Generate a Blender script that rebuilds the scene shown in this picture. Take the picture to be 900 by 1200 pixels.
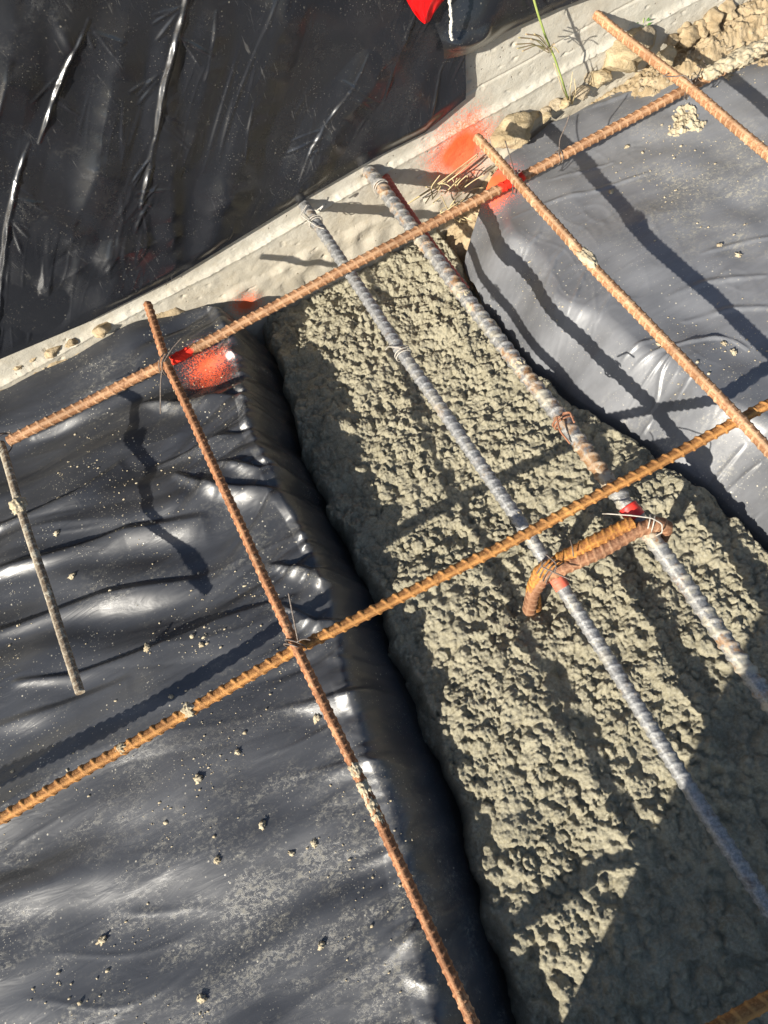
import bpy, bmesh, math, random
import numpy as np
from mathutils import Vector, Matrix

# ------------------------------------------------------------------ camera, sky, sun, exposure
for o in list(bpy.data.objects): bpy.data.objects.remove(o)
S = bpy.context.scene
COL = S.collection
rng = np.random.default_rng(7)
random.seed(7)

F = 867.0                                   # focal length in photo pixels (900 x 1200)
CAM = np.array([0.0, 0.0, 1.0])
L = np.array([-825, -1459, 867.0]); L /= np.linalg.norm(L)
T = np.array([14900, -7900, 867.0]); T -= T.dot(L) * L; T /= np.linalg.norm(T)
U = -np.cross(L, T); U /= np.linalg.norm(U)

cd = bpy.data.cameras.new('camera'); cam = bpy.data.objects.new('camera', cd); COL.objects.link(cam)
R3 = np.array([[T[0], -T[1], -T[2]], [L[0], -L[1], -L[2]], [U[0], -U[1], -U[2]]])
M = Matrix([[R3[i][0], R3[i][1], R3[i][2], CAM[i]] for i in range(3)] + [[0, 0, 0, 1]])
cam.matrix_world = M
cd.sensor_fit = 'VERTICAL'; cd.sensor_height = 36.0; cd.lens = 36.0 * F / 1200.0
cd.clip_start = 0.02; cd.clip_end = 500
S.camera = cam

SUN = np.array([0.355, 0.21, -0.222]); SUN /= np.linalg.norm(SUN)      # the way the light travels
EL = math.asin(-SUN[2])
W = bpy.data.worlds.new('World'); S.world = W; W.use_nodes = True
nt = W.node_tree
sky = nt.nodes.new('ShaderNodeTexSky'); sky.sky_type = 'NISHITA'; sky.sun_disc = False
sky.sun_elevation = EL
sky.sun_rotation = math.atan2(-SUN[0], -SUN[1])
bgn = nt.nodes['Background']; nt.links.new(sky.outputs[0], bgn.inputs[0]); bgn.inputs[1].default_value = 0.076
sd = bpy.data.lights.new('sun', 'SUN'); sd.energy = 4.9; sd.angle = math.radians(0.53); sd.color = (1.0, 0.94, 0.83)
sun = bpy.data.objects.new('sun', sd); COL.objects.link(sun)
sun.rotation_euler = Vector(SUN).to_track_quat('-Z', 'Y').to_euler(); sun.location = (-3, -2, 3)
S.view_settings.view_transform = 'Standard'; S.view_settings.look = 'None'
S.view_settings.gamma = 1.0; S.view_settings.use_curve_mapping = False
S.view_settings.exposure = 0.92

# ------------------------------------------------------------------ helpers
def ray(u, v):
    r = np.array([u - 450.0, v - 600.0, F]); return np.array([r @ T, r @ L, r @ U])
def hz(u, v, z):                            # point at height z
    r = ray(u, v); return CAM + r * (z - CAM[2]) / r[2]
def wy(u, v, y):                            # point on the upright plane y
    r = ray(u, v); return CAM + r * (y - CAM[1]) / r[1]

def _hash(ix, iy, seed):
    h = (ix.astype(np.int64) * 374761393 + iy.astype(np.int64) * 668265263 + seed * 144269504) & 0x7fffffff
    h = ((h ^ (h >> 13)) * 1274126177) & 0x7fffffff
    return ((h ^ (h >> 16)) & 0xffff) / 65535.0
def noise(x, y, seed=0):
    x = np.asarray(x, float); y = np.asarray(y, float)
    xi = np.floor(x); yi = np.floor(y); fx = x - xi; fy = y - yi
    def g(ix, iy, dx, dy):
        a = _hash(ix, iy, seed) * 2 * np.pi; return np.cos(a) * dx + np.sin(a) * dy
    u = fx * fx * fx * (fx * (fx * 6 - 15) + 10); w = fy * fy * fy * (fy * (fy * 6 - 15) + 10)
    n00 = g(xi, yi, fx, fy); n10 = g(xi + 1, yi, fx - 1, fy)
    n01 = g(xi, yi + 1, fx, fy - 1); n11 = g(xi + 1, yi + 1, fx - 1, fy - 1)
    return ((n00 * (1 - u) + n10 * u) * (1 - w) + (n01 * (1 - u) + n11 * u) * w) * 1.5
def fbm(x, y, oct=4, seed=0, gain=0.5):
    s = 0; a = 1.0; f = 1.0
    for k in range(oct):
        s = s + a * noise(x * f, y * f, seed + k * 17); a *= gain; f *= 2.03
    return s
def ridged(x, y, seed=0): return 1 - np.abs(noise(x, y, seed)) * 1.6
def sm(t): t = np.clip(t, 0, 1); return t * t * (3 - 2 * t)

def mesh_np(name, V, Fq, mat, parent=None, smooth=True):
    V = np.asarray(V, np.float32); Fq = np.asarray(Fq, np.int32)
    me = bpy.data.meshes.new(name)
    me.vertices.add(len(V)); me.vertices.foreach_set('co', V.ravel())
    n, k = Fq.shape
    me.loops.add(n * k); me.loops.foreach_set('vertex_index', Fq.ravel())
    me.polygons.add(n)
    me.polygons.foreach_set('loop_start', np.arange(0, n * k, k, dtype=np.int32))
    me.polygons.foreach_set('loop_total', np.full(n, k, np.int32))
    me.update(calc_edges=True); me.validate()
    if smooth: me.polygons.foreach_set('use_smooth', np.ones(len(me.polygons), bool))
    if mat: me.materials.append(mat)
    o = bpy.data.objects.new(name, me); COL.objects.link(o)
    if parent: o.parent = parent
    return o
def grid_faces(nu, nv, loop=False):
    i = np.arange(nu - (0 if loop else 1))[:, None]; j = np.arange(nv - 1)[None, :]
    i2 = (i + 1) % nu
    a = i * nv + j; b = i2 * nv + j; c = i2 * nv + j + 1; d = i * nv + j + 1
    return np.stack([a, b, c, d], -1).reshape(-1, 4)
def grid_obj(name, X, Y, Z, mat, parent=None, flip=False):
    nu, nv = X.shape
    f = grid_faces(nu, nv)
    if flip: f = f[:, ::-1]
    return mesh_np(name, np.stack([X, Y, Z], -1).reshape(-1, 3), f, mat, parent)
def tag(o, label=None, cat=None, group=None, kind=None):
    if label: o['label'] = label
    if cat: o['category'] = cat
    if group: o['group'] = group
    if kind: o['kind'] = kind
    return o
def empty(name, loc=(0, 0, 0)):
    o = bpy.data.objects.new(name, None); o.location = loc; o.empty_display_size = 0.05; COL.objects.link(o); return o
def attr(o, name, vals):
    a = o.data.attributes.new(name, 'FLOAT', 'POINT'); a.data.foreach_set('value', np.asarray(vals, np.float32)); return a

def resample(P, step):
    P = np.asarray(P, float)
    d = np.r_[0, np.cumsum(np.linalg.norm(np.diff(P, axis=0), axis=1))]
    n = max(2, int(d[-1] / step) + 1); s = np.linspace(0, d[-1], n)
    return np.stack([np.interp(s, d, P[:, k]) for k in range(3)], -1), s
def smooth_path(P, step, it):
    Q, s = resample(P, step)
    for _ in range(it):
        Q[1:-1] = (Q[:-2] + 2 * Q[1:-1] + Q[2:]) / 4
    return resample(Q, step)
def frames(Q):
    t = np.gradient(Q, axis=0); t /= np.linalg.norm(t, axis=1)[:, None]
    up = np.array([0, 0, 1.0]) if abs(t[0][2]) < 0.9 else np.array([1.0, 0, 0])
    n = np.zeros_like(Q); n[0] = up - t[0] * (up @ t[0]); n[0] /= np.linalg.norm(n[0])
    for i in range(1, len(Q)):
        v = n[i - 1] - t[i] * (n[i - 1] @ t[i]); n[i] = v / np.linalg.norm(v)
    return t, n, np.cross(t, n)
def sweep(name, Q, rad, mat, parent=None, nseg=8, phase=0.0):
    """tube along Q; rad(s_index, theta) array or scalar list"""
    t, n, b = frames(Q); th = np.linspace(0, 2 * np.pi, nseg, endpoint=False)
    if np.isscalar(rad): rad = np.full((len(Q), nseg), rad)
    rad = np.asarray(rad, float)
    if rad.ndim == 1: rad = np.repeat(rad[:, None], nseg, 1)
    c = np.cos(th + phase)[None, :, None]; s_ = np.sin(th + phase)[None, :, None]
    V = Q[:, None, :] + rad[:, :, None] * (c * n[:, None, :] + s_ * b[:, None, :])
    m = len(Q)
    f = []
    i = np.arange(m - 1)[:, None]; j = np.arange(nseg)[None, :]; j2 = (j + 1) % nseg
    q = np.stack([i * nseg + j, i * nseg + j2, (i + 1) * nseg + j2, (i + 1) * nseg + j], -1).reshape(-1, 4)
    Vv = V.reshape(-1, 3)
    c0, c1 = len(Vv), len(Vv) + 1
    Vv = np.vstack([Vv, Q[:1], Q[-1:]])
    jj = np.arange(nseg); jn = (jj + 1) % nseg
    capA = np.stack([np.full(nseg, c0), jn, jj, jj], -1); capB = np.stack([np.full(nseg, c1), (m - 1) * nseg + jj, (m - 1) * nseg + jn, (m - 1) * nseg + jn], -1)
    me = bpy.data.meshes.new(name)
    tris = [tuple(x[:3]) for x in capA] + [tuple(x[:3]) for x in capB]
    allv = Vv.astype(np.float32)
    nq = len(q); ntz = len(tris)
    me.vertices.add(len(allv)); me.vertices.foreach_set('co', allv.ravel())
    li = np.r_[q.ravel(), np.array(tris).ravel()].astype(np.int32)
    me.loops.add(len(li)); me.loops.foreach_set('vertex_index', li)
    me.polygons.add(nq + ntz)
    me.polygons.foreach_set('loop_start', np.r_[np.arange(nq) * 4, nq * 4 + np.arange(ntz) * 3].astype(np.int32))
    me.polygons.foreach_set('loop_total', np.r_[np.full(nq, 4), np.full(ntz, 3)].astype(np.int32))
    me.update(calc_edges=True); me.validate()
    smf = np.ones(len(me.polygons), bool); smf[nq:] = False
    me.polygons.foreach_set('use_smooth', smf)
    if mat: me.materials.append(mat)
    o = bpy.data.objects.new(name, me); COL.objects.link(o)
    if parent: o.parent = parent
    return o

# ------------------------------------------------------------------ materials
class MB:
    def __init__(s, name):
        s.m = bpy.data.materials.new(name); s.m.use_nodes = True; s.t = s.m.node_tree
        s.b = s.t.nodes['Principled BSDF']; s.geo = s.t.nodes.new('ShaderNodeNewGeometry')
    def n(s, typ, **k):
        x = s.t.nodes.new(typ)
        for a, v in k.items(): setattr(x, a, v)
        return x
    def put(s, sock, v):
        if v is None: return
        if isinstance(v, bpy.types.NodeSocket): s.t.links.new(v, sock)
        elif isinstance(v, tuple) and len(v) == 3 and sock.type == 'RGBA': sock.default_value = (*v, 1)
        else: sock.default_value = v
    def pos(s): return s.geo.outputs['Position']
    def mapped(s, scale=(1, 1, 1), rot=(0, 0, 0), loc=(0, 0, 0), vec=None):
        x = s.n('ShaderNodeMapping'); s.put(x.inputs['Vector'], vec or s.pos())
        x.inputs['Scale'].default_value = scale; x.inputs['Rotation'].default_value = rot; x.inputs['Location'].default_value = loc
        return x.outputs[0]
    def noise(s, scale, detail=4, rough=0.55, vec=None, dist=0.0):
        x = s.n('ShaderNodeTexNoise'); s.put(x.inputs['Vector'], vec or s.pos())
        x.inputs['Scale'].default_value = scale; x.inputs['Detail'].default_value = detail
        x.inputs['Roughness'].default_value = rough; x.inputs['Distortion'].default_value = dist
        return x.outputs['Fac']
    def voro(s, scale, feature='F1', vec=None, rnd=1.0):
        x = s.n('ShaderNodeTexVoronoi', feature=feature); s.put(x.inputs['Vector'], vec or s.pos())
        x.inputs['Scale'].default_value = scale; x.inputs['Randomness'].default_value = rnd
        return x.outputs['Distance']
    def ramp(s, fac, a, b, lo=0.0, hi=1.0):
        x = s.n('ShaderNodeMapRange', interpolation_type='SMOOTHSTEP'); s.put(x.inputs['Value'], fac)
        for i, v in zip((1, 2, 3, 4), (a, b, lo, hi)): x.inputs[i].default_value = v
        return x.outputs[0]
    def mix(s, fac, a, b):
        x = s.n('ShaderNodeMix', data_type='RGBA'); s.put(x.inputs[0], fac); s.put(x.inputs[6], a); s.put(x.inputs[7], b); return x.outputs[2]
    def math(s, op, a, b=None, c=None, clamp=False):
        x = s.n('ShaderNodeMath', operation=op, use_clamp=clamp); s.put(x.inputs[0], a); s.put(x.inputs[1], b); s.put(x.inputs[2], c); return x.outputs[0]
    def dist(s, p):
        x = s.n('ShaderNodeVectorMath', operation='DISTANCE'); s.put(x.inputs[0], s.pos()); x.inputs[1].default_value = tuple(p); return x.outputs['Value']
    def attr(s, name): x = s.n('ShaderNodeAttribute', attribute_name=name); return x.outputs['Fac']
    def bump(s, h, strength=0.5, dist=0.001, normal=None):
        x = s.n('ShaderNodeBump'); s.put(x.inputs['Height'], h); x.inputs['Strength'].default_value = strength; x.inputs['Distance'].default_value = dist
        if normal: s.put(x.inputs['Normal'], normal)
        return x.outputs[0]
    def done(s, col=None, rough=None, metal=0.0, normal=None, spec=None):
        s.put(s.b.inputs['Base Color'], col); s.put(s.b.inputs['Roughness'], rough); s.put(s.b.inputs['Metallic'], metal)
        s.put(s.b.inputs['Normal'], normal); s.put(s.b.inputs['Specular IOR Level'], spec); return s.m

ORANGE = (0.95, 0.115, 0.025)
def spray(m, col, spots):
    """orange spray paint spots: (centre, radius)"""
    for p, r in spots:
        d = m.dist(p); w = m.noise(14, 3); g = m.noise(380, 3, 0.8)
        dd = m.math('ADD', d, m.math('MULTIPLY', m.math('SUBTRACT', w, 0.5), r * 0.6))
        core = m.math('MULTIPLY', m.ramp(dd, r * 0.80, r * 0.40), 0.96)
        halo = m.math('MULTIPLY', m.ramp(dd, r * 2.0, r * 0.5), m.ramp(m.math('ADD', g, m.math('MULTIPLY', m.ramp(dd, r * 1.6, r * 0.6), 0.14)), 0.56, 0.66))
        k_ = m.math('MAXIMUM', core, m.math('MULTIPLY', halo, 0.85)); m.painted = k_ if not hasattr(m, 'painted') else m.math('MAXIMUM', m.painted, k_)
        col = m.mix(k_, col, ORANGE)
    return col

def plastic_mat(name, film, patch, speck, rough=0.34, spots=(), rz=0.0, bias=None, bumps=1.0):
    m = MB(name)
    big = m.noise(3.2, 3, 0.6, m.mapped(loc=(3.1, 1.7, 0)))
    mid = m.noise(16, 6, 0.68, m.mapped(scale=(0.75, 1.5, 1), rot=(0, 0, rz)))
    fine = m.noise(150, 6, 0.8, m.mapped(scale=(0.85, 1.2, 1.0), rot=(0, 0, rz + 0.5)), 0.6)
    msk = m.math('MULTIPLY', m.ramp(big, 0.46, 0.68), m.ramp(mid, 0.44, 0.68))
    if bias:                                              # dirtier round one spot
        p, r, k = bias
        msk = m.math('ADD', msk, m.math('MULTIPLY', m.ramp(m.dist(p), r, r * 0.2), m.math('MULTIPLY', m.ramp(mid, 0.40, 0.66), k)), clamp=True)
    patchy = m.math('MULTIPLY', msk, m.ramp(fine, 0.46, 0.64))
    smear = m.noise(5, 4, 0.6, m.mapped(scale=(0.5, 1.6, 1), rot=(0, 0, rz), loc=(7, 3, 1)))
    scr = m.noise(60, 3, 0.6, m.mapped(scale=(0.25, 2.2, 1), rot=(0, 0, rz + 0.25)))
    dusty = m.math('MULTIPLY', m.math('ADD', m.ramp(smear, 0.25, 0.75, 0.55, 1.0), m.math('MULTIPLY', m.math('SUBTRACT', scr, 0.5), 0.25)), m.math('ADD', m.math('MULTIPLY', m.ramp(m.dist(bias[0]), bias[1] * 1.5, bias[1] * 0.4), 0.17), film) if bias else film)
    vs = m.n('ShaderNodeTexVoronoi', feature='F1'); m.put(vs.inputs['Vector'], m.pos()); vs.inputs['Scale'].default_value = 95
    sp = m.math('MULTIPLY', m.ramp(vs.outputs['Distance'], 0.17, 0.08), m.math('MULTIPLY', m.ramp(m.noise(11, 3, 0.7), 0.5, 0.66), speck))
    c = m.mix(dusty, (0.0082, 0.0094, 0.0130), (0.245, 0.250, 0.265))
    c = m.mix(m.math('MULTIPLY', patchy, patch), c, (0.40, 0.37, 0.29))
    if film < 0.1:                                        # fine scuffs on the clean sheet
        sc = m.noise(40, 4, 0.7, m.mapped(scale=(2.6, 1, 0.5), rot=(0, 0.6, 0)), 1.5)
        c = m.mix(m.math('MULTIPLY', m.math('MULTIPLY', m.ramp(sc, 0.60, 0.72), m.ramp(m.noise(6, 3), 0.42, 0.6)), 0.22), c, (0.30, 0.29, 0.27))
    v2 = m.n('ShaderNodeTexVoronoi', feature='F1'); m.put(v2.inputs['Vector'], m.pos()); v2.inputs['Scale'].default_value = 210
    sp2 = m.math('MULTIPLY', m.ramp(v2.outputs['Distance'], 0.20, 0.10), m.math('MULTIPLY', m.ramp(m.noise(16, 4, 0.7, m.mapped(loc=(2, 8, 3))), 0.44, 0.64), speck * 0.8))
    c = m.mix(m.math('MAXIMUM', sp, sp2), c, (0.50, 0.46, 0.37))
    r = m.math('ADD', m.math('MULTIPLY', m.math('ADD', patchy, m.math('MULTIPLY', dusty, 0.6)), 0.4), rough)
    r = m.math('ADD', r, m.math('MULTIPLY', m.math('SUBTRACT', smear, 0.4), 0.25), clamp=True)
    c = spray(m, c, spots)
    if spots: r = m.math('MAXIMUM', r, m.math('MULTIPLY', m.painted, 0.85))
    wr = m.noise(24, 3, 0.5, m.mapped(scale=(0.5, 1.6, 1), rot=(0, 0, rz)), 0.8)
    nrm = m.bump(wr, 0.22 * bumps, 0.006)
    nrm = m.bump(m.math('ADD', patchy, sp), 0.35, 0.0007, nrm)
    return m.done(c, r, 0, nrm, 0.7)

def rust_mat(name, dark, midc, light, dust, dustamt=0.45, spots=(), rough=0.75, steel=0.0, cement=0.0):
    m = MB(name)
    a = m.noise(55, 5, 0.7); b = m.noise(300, 4, 0.7); rb = m.attr('rib')
    c = m.mix(m.math('MULTIPLY', m.ramp(a, 0.36, 0.62), m.ramp(rb, -0.1, 0.5, 0.35, 1.0)), dark, midc)  # valleys between ribs darkened: gathered rust plus occlusion shade in the colour
    c = m.mix(m.math('MULTIPLY', m.ramp(b, 0.42, 0.68), 0.7), c, light)
    big = m.noise(9, 3, 0.6, m.mapped(loc=(1, 4, 2)))
    c = m.mix(m.ramp(big, 0.46, 0.62, 0, 0.75), c, m.mix(b, tuple(x * 0.55 for x in dark), tuple(x * 0.7 for x in midc)))
    gy = m.math('MULTIPLY', m.ramp(m.noise(26, 5, 0.75, m.mapped(loc=(6, 1, 9))), 0.56, 0.68), 0.6)
    c = m.mix(gy, c, dust)
    if steel:
        stl = m.ramp(m.noise(17, 4, 0.7, m.mapped(loc=(5, 5, 5))), 0.62 - steel * 0.35, 0.72 - steel * 0.35)
        c = m.mix(stl, c, m.mix(m.ramp(b, 0.35, 0.7), (0.19, 0.19, 0.19), (0.36, 0.355, 0.345)))
    c = m.mix(m.math('MULTIPLY', m.math('MULTIPLY', rb, m.ramp(a, 0.2, 0.7)), dustamt), c, dust)
    if cement:
        ce = m.math('MULTIPLY', m.ramp(m.noise(30, 5, 0.75, m.mapped(loc=(9, 2, 4))), 0.52, 0.6), cement)
        c = m.mix(ce, c, (0.44, 0.40, 0.31))
    for p, r in spots:
        d = m.math('ADD', m.dist(p), m.math('MULTIPLY', m.math('SUBTRACT', m.noise(90, 3), 0.5), 0.02))
        c = m.mix(m.ramp(d, r, r * 0.75), c, (0.85, 0.03, 0.012))
    met = m.math('MULTIPLY', stl, 0.4) if steel else 0.0
    nrm = m.bump(m.math('ADD', b, m.noise(700, 2)), 0.8, 0.0010)
    rr = m.math('SUBTRACT', rough, m.math('MULTIPLY', stl, 0.16)) if steel else rough
    return m.done(c, rr, met, nrm, 0.35)

def simple_mat(name, c1, c2, scale, rough=0.85, bump=0.5, bd=0.002, spec=0.3, metal=0.0):
    m = MB(name)
    a = m.noise(scale, 6, 0.65); b = m.noise(scale * 6, 4, 0.7)
    c = m.mix(m.ramp(a, 0.32, 0.68), c1, c2)
    h = m.math('ADD', a, m.math('MULTIPLY', b, 0.5))
    return m.done(c, rough, metal, m.bump(h, bump, bd), spec)

# ------------------------------------------------------------------ ground profile and sheets
XE_L_Y = [-0.90, -0.13, -0.02, 0.10, 0.29, 0.49, 0.67, 0.85, 1.05, 1.14, 1.25]
XE_L_X = [-0.20, -0.112, -0.090, -0.062, -0.048, -0.022, -0.026, -0.016, 0.022, 0.030, 0.04]
XE_R_Y = [-0.90, 0.23, 0.32, 0.42, 0.53, 0.67, 0.83, 1.0, 1.15, 1.25]
XE_R_X = [0.72, 0.588, 0.578, 0.562, 0.533, 0.480, 0.464, 0.462, 0.500, 0.52]
def xl(y): return np.interp(y, XE_L_Y, XE_L_X) + 0.008 * noise(np.asarray(y) * 9, 0 * np.asarray(y), 3)
def xr(y): return np.interp(y, XE_R_Y, XE_R_X) + 0.008 * noise(np.asarray(y) * 8, 0 * np.asarray(y) + 4, 5)

def crease(X, Zw, p, q, h, w):
    """sharp tapering fold along a smoothed line of wall points"""
    P3 = [(a[0], a[1], 0) for a in p]
    Q, ln = smooth_path(P3, 0.012, 4); Q = Q[:, :2]; D = ln / ln[-1]
    out = 0 * X
    lo, hi = Q.min(0) - 3 * w, Q.max(0) + 3 * w
    M_ = (X > lo[0]) & (X < hi[0]) & (Zw > lo[1]) & (Zw < hi[1])
    x = X[M_]; z = Zw[M_]; o_ = 0 * x
    for k in range(len(Q) - 1):
        a = Q[k]; d = Q[k + 1] - a; Ln = np.hypot(*d); d = d / Ln
        t = (x - a[0]) * d[0] + (z - a[1]) * d[1]; s = (x - a[0]) * (-d[1]) + (z - a[1]) * d[0]
        tt = np.clip(t, 0, Ln); dist = np.hypot(s, t - tt)
        u_ = D[k] + (D[k + 1] - D[k]) * tt / Ln
        tp = np.clip(np.sin(np.pi * u_), 0, 1) ** 0.32
        ww = w * np.where(s > 0, 1.0, q) * (0.35 + 0.65 * tp)
        o_ = np.maximum(o_, h * tp * (0.72 + 0.55 * noise(u_ * ln[-1] * 34, 0 * u_ + h * 900, 77)) * np.clip(1 - dist / ww, 0, 1))
    out[M_] = o_
    return out
CREASES = [([hz(u_, v_, -0.095)[:2] for u_, v_ in p], h * 1.35, w_) for p, h, w_ in [
    (((730, 412), (745, 404), (770, 396)), .0050, .0055), (((730, 426), (750, 419), (773, 410), (800, 403), (833, 394), (853, 392), (880, 409)), .0055, .0055),
    (((742, 447), (767, 427), (790, 411)), .0050, .0050), (((743, 446), (757, 453), (764, 461), (778, 455), (780, 446), (771, 436), (775, 426), (800, 410)), .0050, .0045),
    (((750, 484), (760, 470), (776, 458)), .0050, .0050), (((790, 463), (804, 447), (820, 430)), .0030, .0060),
    (((836, 548), (857, 527), (880, 508)), .0050, .0055), (((842, 560), (867, 543), (900, 527)), .0055, .0055), (((876, 597), (890, 584), (910, 572)), .0050, .0055), (((866, 580), (880, 572), (898, 568)), .004, .005),
    (((600, 254), (654, 238), (698, 226), (760, 204)), .0035, .0070), (((684, 134), (730, 114), (786, 90)), .0050, .0090),
    (((645, 312), (655, 300), (668, 286)), .0030, .0060), (((671, 356), (678, 336), (688, 316)), .0030, .0060), (((636, 338), (644, 322), (652, 306)), .0025, .0060),
    (((610, 300), (618, 288), (634, 274)), .0025, .0060), (((700, 375), (716, 350), (720, 330)), .0030, .0070), (((640, 215), (680, 203), (720, 190)), .0025, .0070),
    (((820, 300), (860, 285), (910, 275)), .0030, .0080), (((780, 350), (830, 330), (900, 322)), .0035, .0090), (((800, 375), (850, 362), (905, 360)), .0035, .0090), (((700, 470), (720, 480), (728, 500)), .004, .008),
    (((880, 60), (840, 72), (800, 92)), .0030, .0090)]]
def foldz(x, y, P, h, wl, wd):
    """one-sided fold: slow rise on the near side, sharp drop on the far side; grows along its length"""
    out = 0 * x
    P = np.asarray(P); D = np.r_[0, np.cumsum(np.hypot(*np.diff(P, axis=0).T))]
    for k in range(len(P) - 1):
        a, b = P[k], P[k + 1]; d = b - a; Ln = np.hypot(*d); d = d / Ln
        t = (x - a[0]) * d[0] + (y - a[1]) * d[1]; sg = (x - a[0]) * (-d[1]) + (y - a[1]) * d[0]
        tt = np.clip(t, 0, Ln); e = np.abs(t - tt)
        u_ = (D[k] + tt) / D[-1]
        hh = h * np.sin(np.pi * np.clip(0.06 + 0.88 * u_, 0, 1)) ** 0.7
        ww = wl * (0.35 + 0.65 * np.clip(u_ * 1.6, 0, 1))
        prof = np.where(sg < 0, np.exp(-(sg / ww) ** 2), np.clip(1 - sg / wd, 0, 1)) * np.exp(-(e / 0.012) ** 2)
        out = np.maximum(out, hh * prof)
    return out
def gpts(*uv): return [hz(u_, v_, -0.10)[:2] for u_, v_ in uv]
FOLDS = [(gpts((172, 472), (215, 474), (262, 468), (300, 462)), .017, .030, .006),
         (gpts((215, 562), (262, 578), (330, 578), (392, 572)), .014, .028, .007),
         (gpts((322, 662), (362, 668), (400, 662), (436, 650)), .016, .028, .006),
         (gpts((334, 712), (372, 728), (410, 722), (450, 712)), .013, .025, .006),
         (gpts((28, 800), (90, 792), (180, 762), (262, 728), (340, 700)), .010, .026, .006),
         (gpts((262, 548), (310, 556), (352, 540)), .012, .022, .006),
         (gpts((40, 508), (90, 486), (140, 462), (195, 434)), .016, .022, .010),
         (gpts((-30, 625), (40, 605), (92, 584), (140, 548)), .018, .024, .012),
         (gpts((-20, 676), (60, 655), (150, 625), (240, 612)), .017, .030, .012),
         (gpts((-20, 748), (40, 728), (120, 700), (230, 680)), .015, .030, .012),
         (gpts((190, 545), (260, 520), (340, 500)), .013, .024, .008),
         (gpts((225, 400), (270, 392), (310, 398)), .008, .02, .006),
         (gpts((345, 830), (400, 815), (470, 800)), .010, .03, .008),
         (gpts((-10, 855), (70, 830), (150, 800)), .007, .03, .010),
         (gpts((380, 905), (440, 890), (520, 872)), .005, .025, .010), (gpts((430, 1010), (480, 985), (545, 960)), .005, .025, .010), (gpts((462, 1110), (510, 1075), (575, 1050)), .010, .03, .008), (gpts((390, 770), (430, 768), (470, 755)), .006, .022, .008)]
def z_left(x, y):
    e = xl(y)
    w = np.interp(y, [0.0, 0.35, 0.6, 1.0], [0.092, 0.076, 0.052, 0.062])
    base = -0.098 + 0.016 * fbm(x * 2.2, y * 3.4, 3, 11) 
    # long lazy folds that run across, parallel to the cross bars
    yy = y + 0.10 * x + 0.06 * noise(x * 2.6, y * 2.6, 41)
    fold = 0.016 * noise(x * 3.2, yy * 8.0, 21) + 0.0045 * noise(x * 3.5, yy * 21.0, 22)
    fold += 0.008 * np.clip(ridged(x * 1.3, yy * 5.5, 23) - 0.62, 0, 1) * 2
    far = 1 - sm((x + 0.75) / -0.5)
    # pleats running down into the trench
    near = sm((x - (e - 0.30)) / 0.22)
    py = y - 0.20 * (x - e) + 0.03 * noise(x * 6, y * 6, 27)
    pl = np.abs(noise(x * 2.2, py * 13, 31)) * 0.030 + np.abs(noise(x * 4, py * 27, 33)) * 0.011 - 0.012
    up = sm((y - 0.30) / 0.35)
    z = base + fold * np.maximum(far, 0.25) * (1 - 0.4 * near) + pl * near * (0.35 + 0.65 * up)
    t = (x - (e - w)) / w
    drop = 0.155 * sm(t * 0.78)
    z = z - drop - 0.25 * np.clip(t - 0.92, 0, 1) * w * 8
    tc = np.clip(t + 0.25, 0, 1.25) / 1.25; ps = y + 0.25 * (x - e) + 0.015 * noise(x * 20, y * 12, 37)
    z = z + np.sin(np.pi * tc) * (0.014 * (1 - 2.2 * np.abs(noise(x * 5, ps * 15, 38))) + 0.0035 * (1 - 2.2 * np.abs(noise(x * 8, ps * 34, 39)))) * (0.70 + 0.30 * up)
    z = z + 0.032 * sm((y - 1.04) / 0.14) * sm((-0.10 - x) / 0.12)
    wl_ = np.clip(1 - np.abs(noise(x * 2.4 + y * 1, yy * 13, 43)) * 11, 0, 1) * np.clip(noise(x * 5, y * 5, 45) * 2 + 0.4, 0, 1)
    z = z + 0.0011 * wl_
    for f in FOLDS: z = z + foldz(x, y, *f)
    return z
def z_right(x, y):
    e = xr(y)
    w = 0.105 + 0.03 * noise(y * 7, 0 * y, 57)
    base = -0.094 + 0.013 * fbm(x * 3.6, y * 3.6, 3, 51)
    fold = 0.0065 * noise(x * 4.2 - y * 2.0, y * 6.0 + x * 3, 61) + 0.003 * noise(x * 11, y * 11, 62)
    cr = np.clip(1 - np.abs(noise(x * 5 + y * 4, y * 11 - x * 9, 81)) * 9.0, 0, 1) + 0.7 * np.clip(1 - np.abs(noise(x * 16 + y * 6, y * 9 - x * 5, 82)) * 8.0, 0, 1) + 0.6 * np.clip(1 - np.abs(noise(x * 9 - y * 14, y * 6 + x * 5, 84)) * 9.0, 0, 1)
    z = base + fold + 0.0010 * cr * np.clip(noise(x * 6, y * 6, 85) * 2 + 0.35, 0, 1)
    for p, h, w_ in CREASES: z = z + crease(x, y, p, 0.8, h, w_)
    t = ((e + w) - x) / w
    z = z - 0.145 * sm(t * 0.78) - 0.25 * np.clip(t - 0.92, 0, 1) * w * 8
    pl = np.abs(noise((x - e) * 2, (y + 0.4 * x) * 11, 91)) * 0.011 * np.sin(np.pi * np.clip(t * 0.8, 0, 1))
    return z + pl

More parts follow.
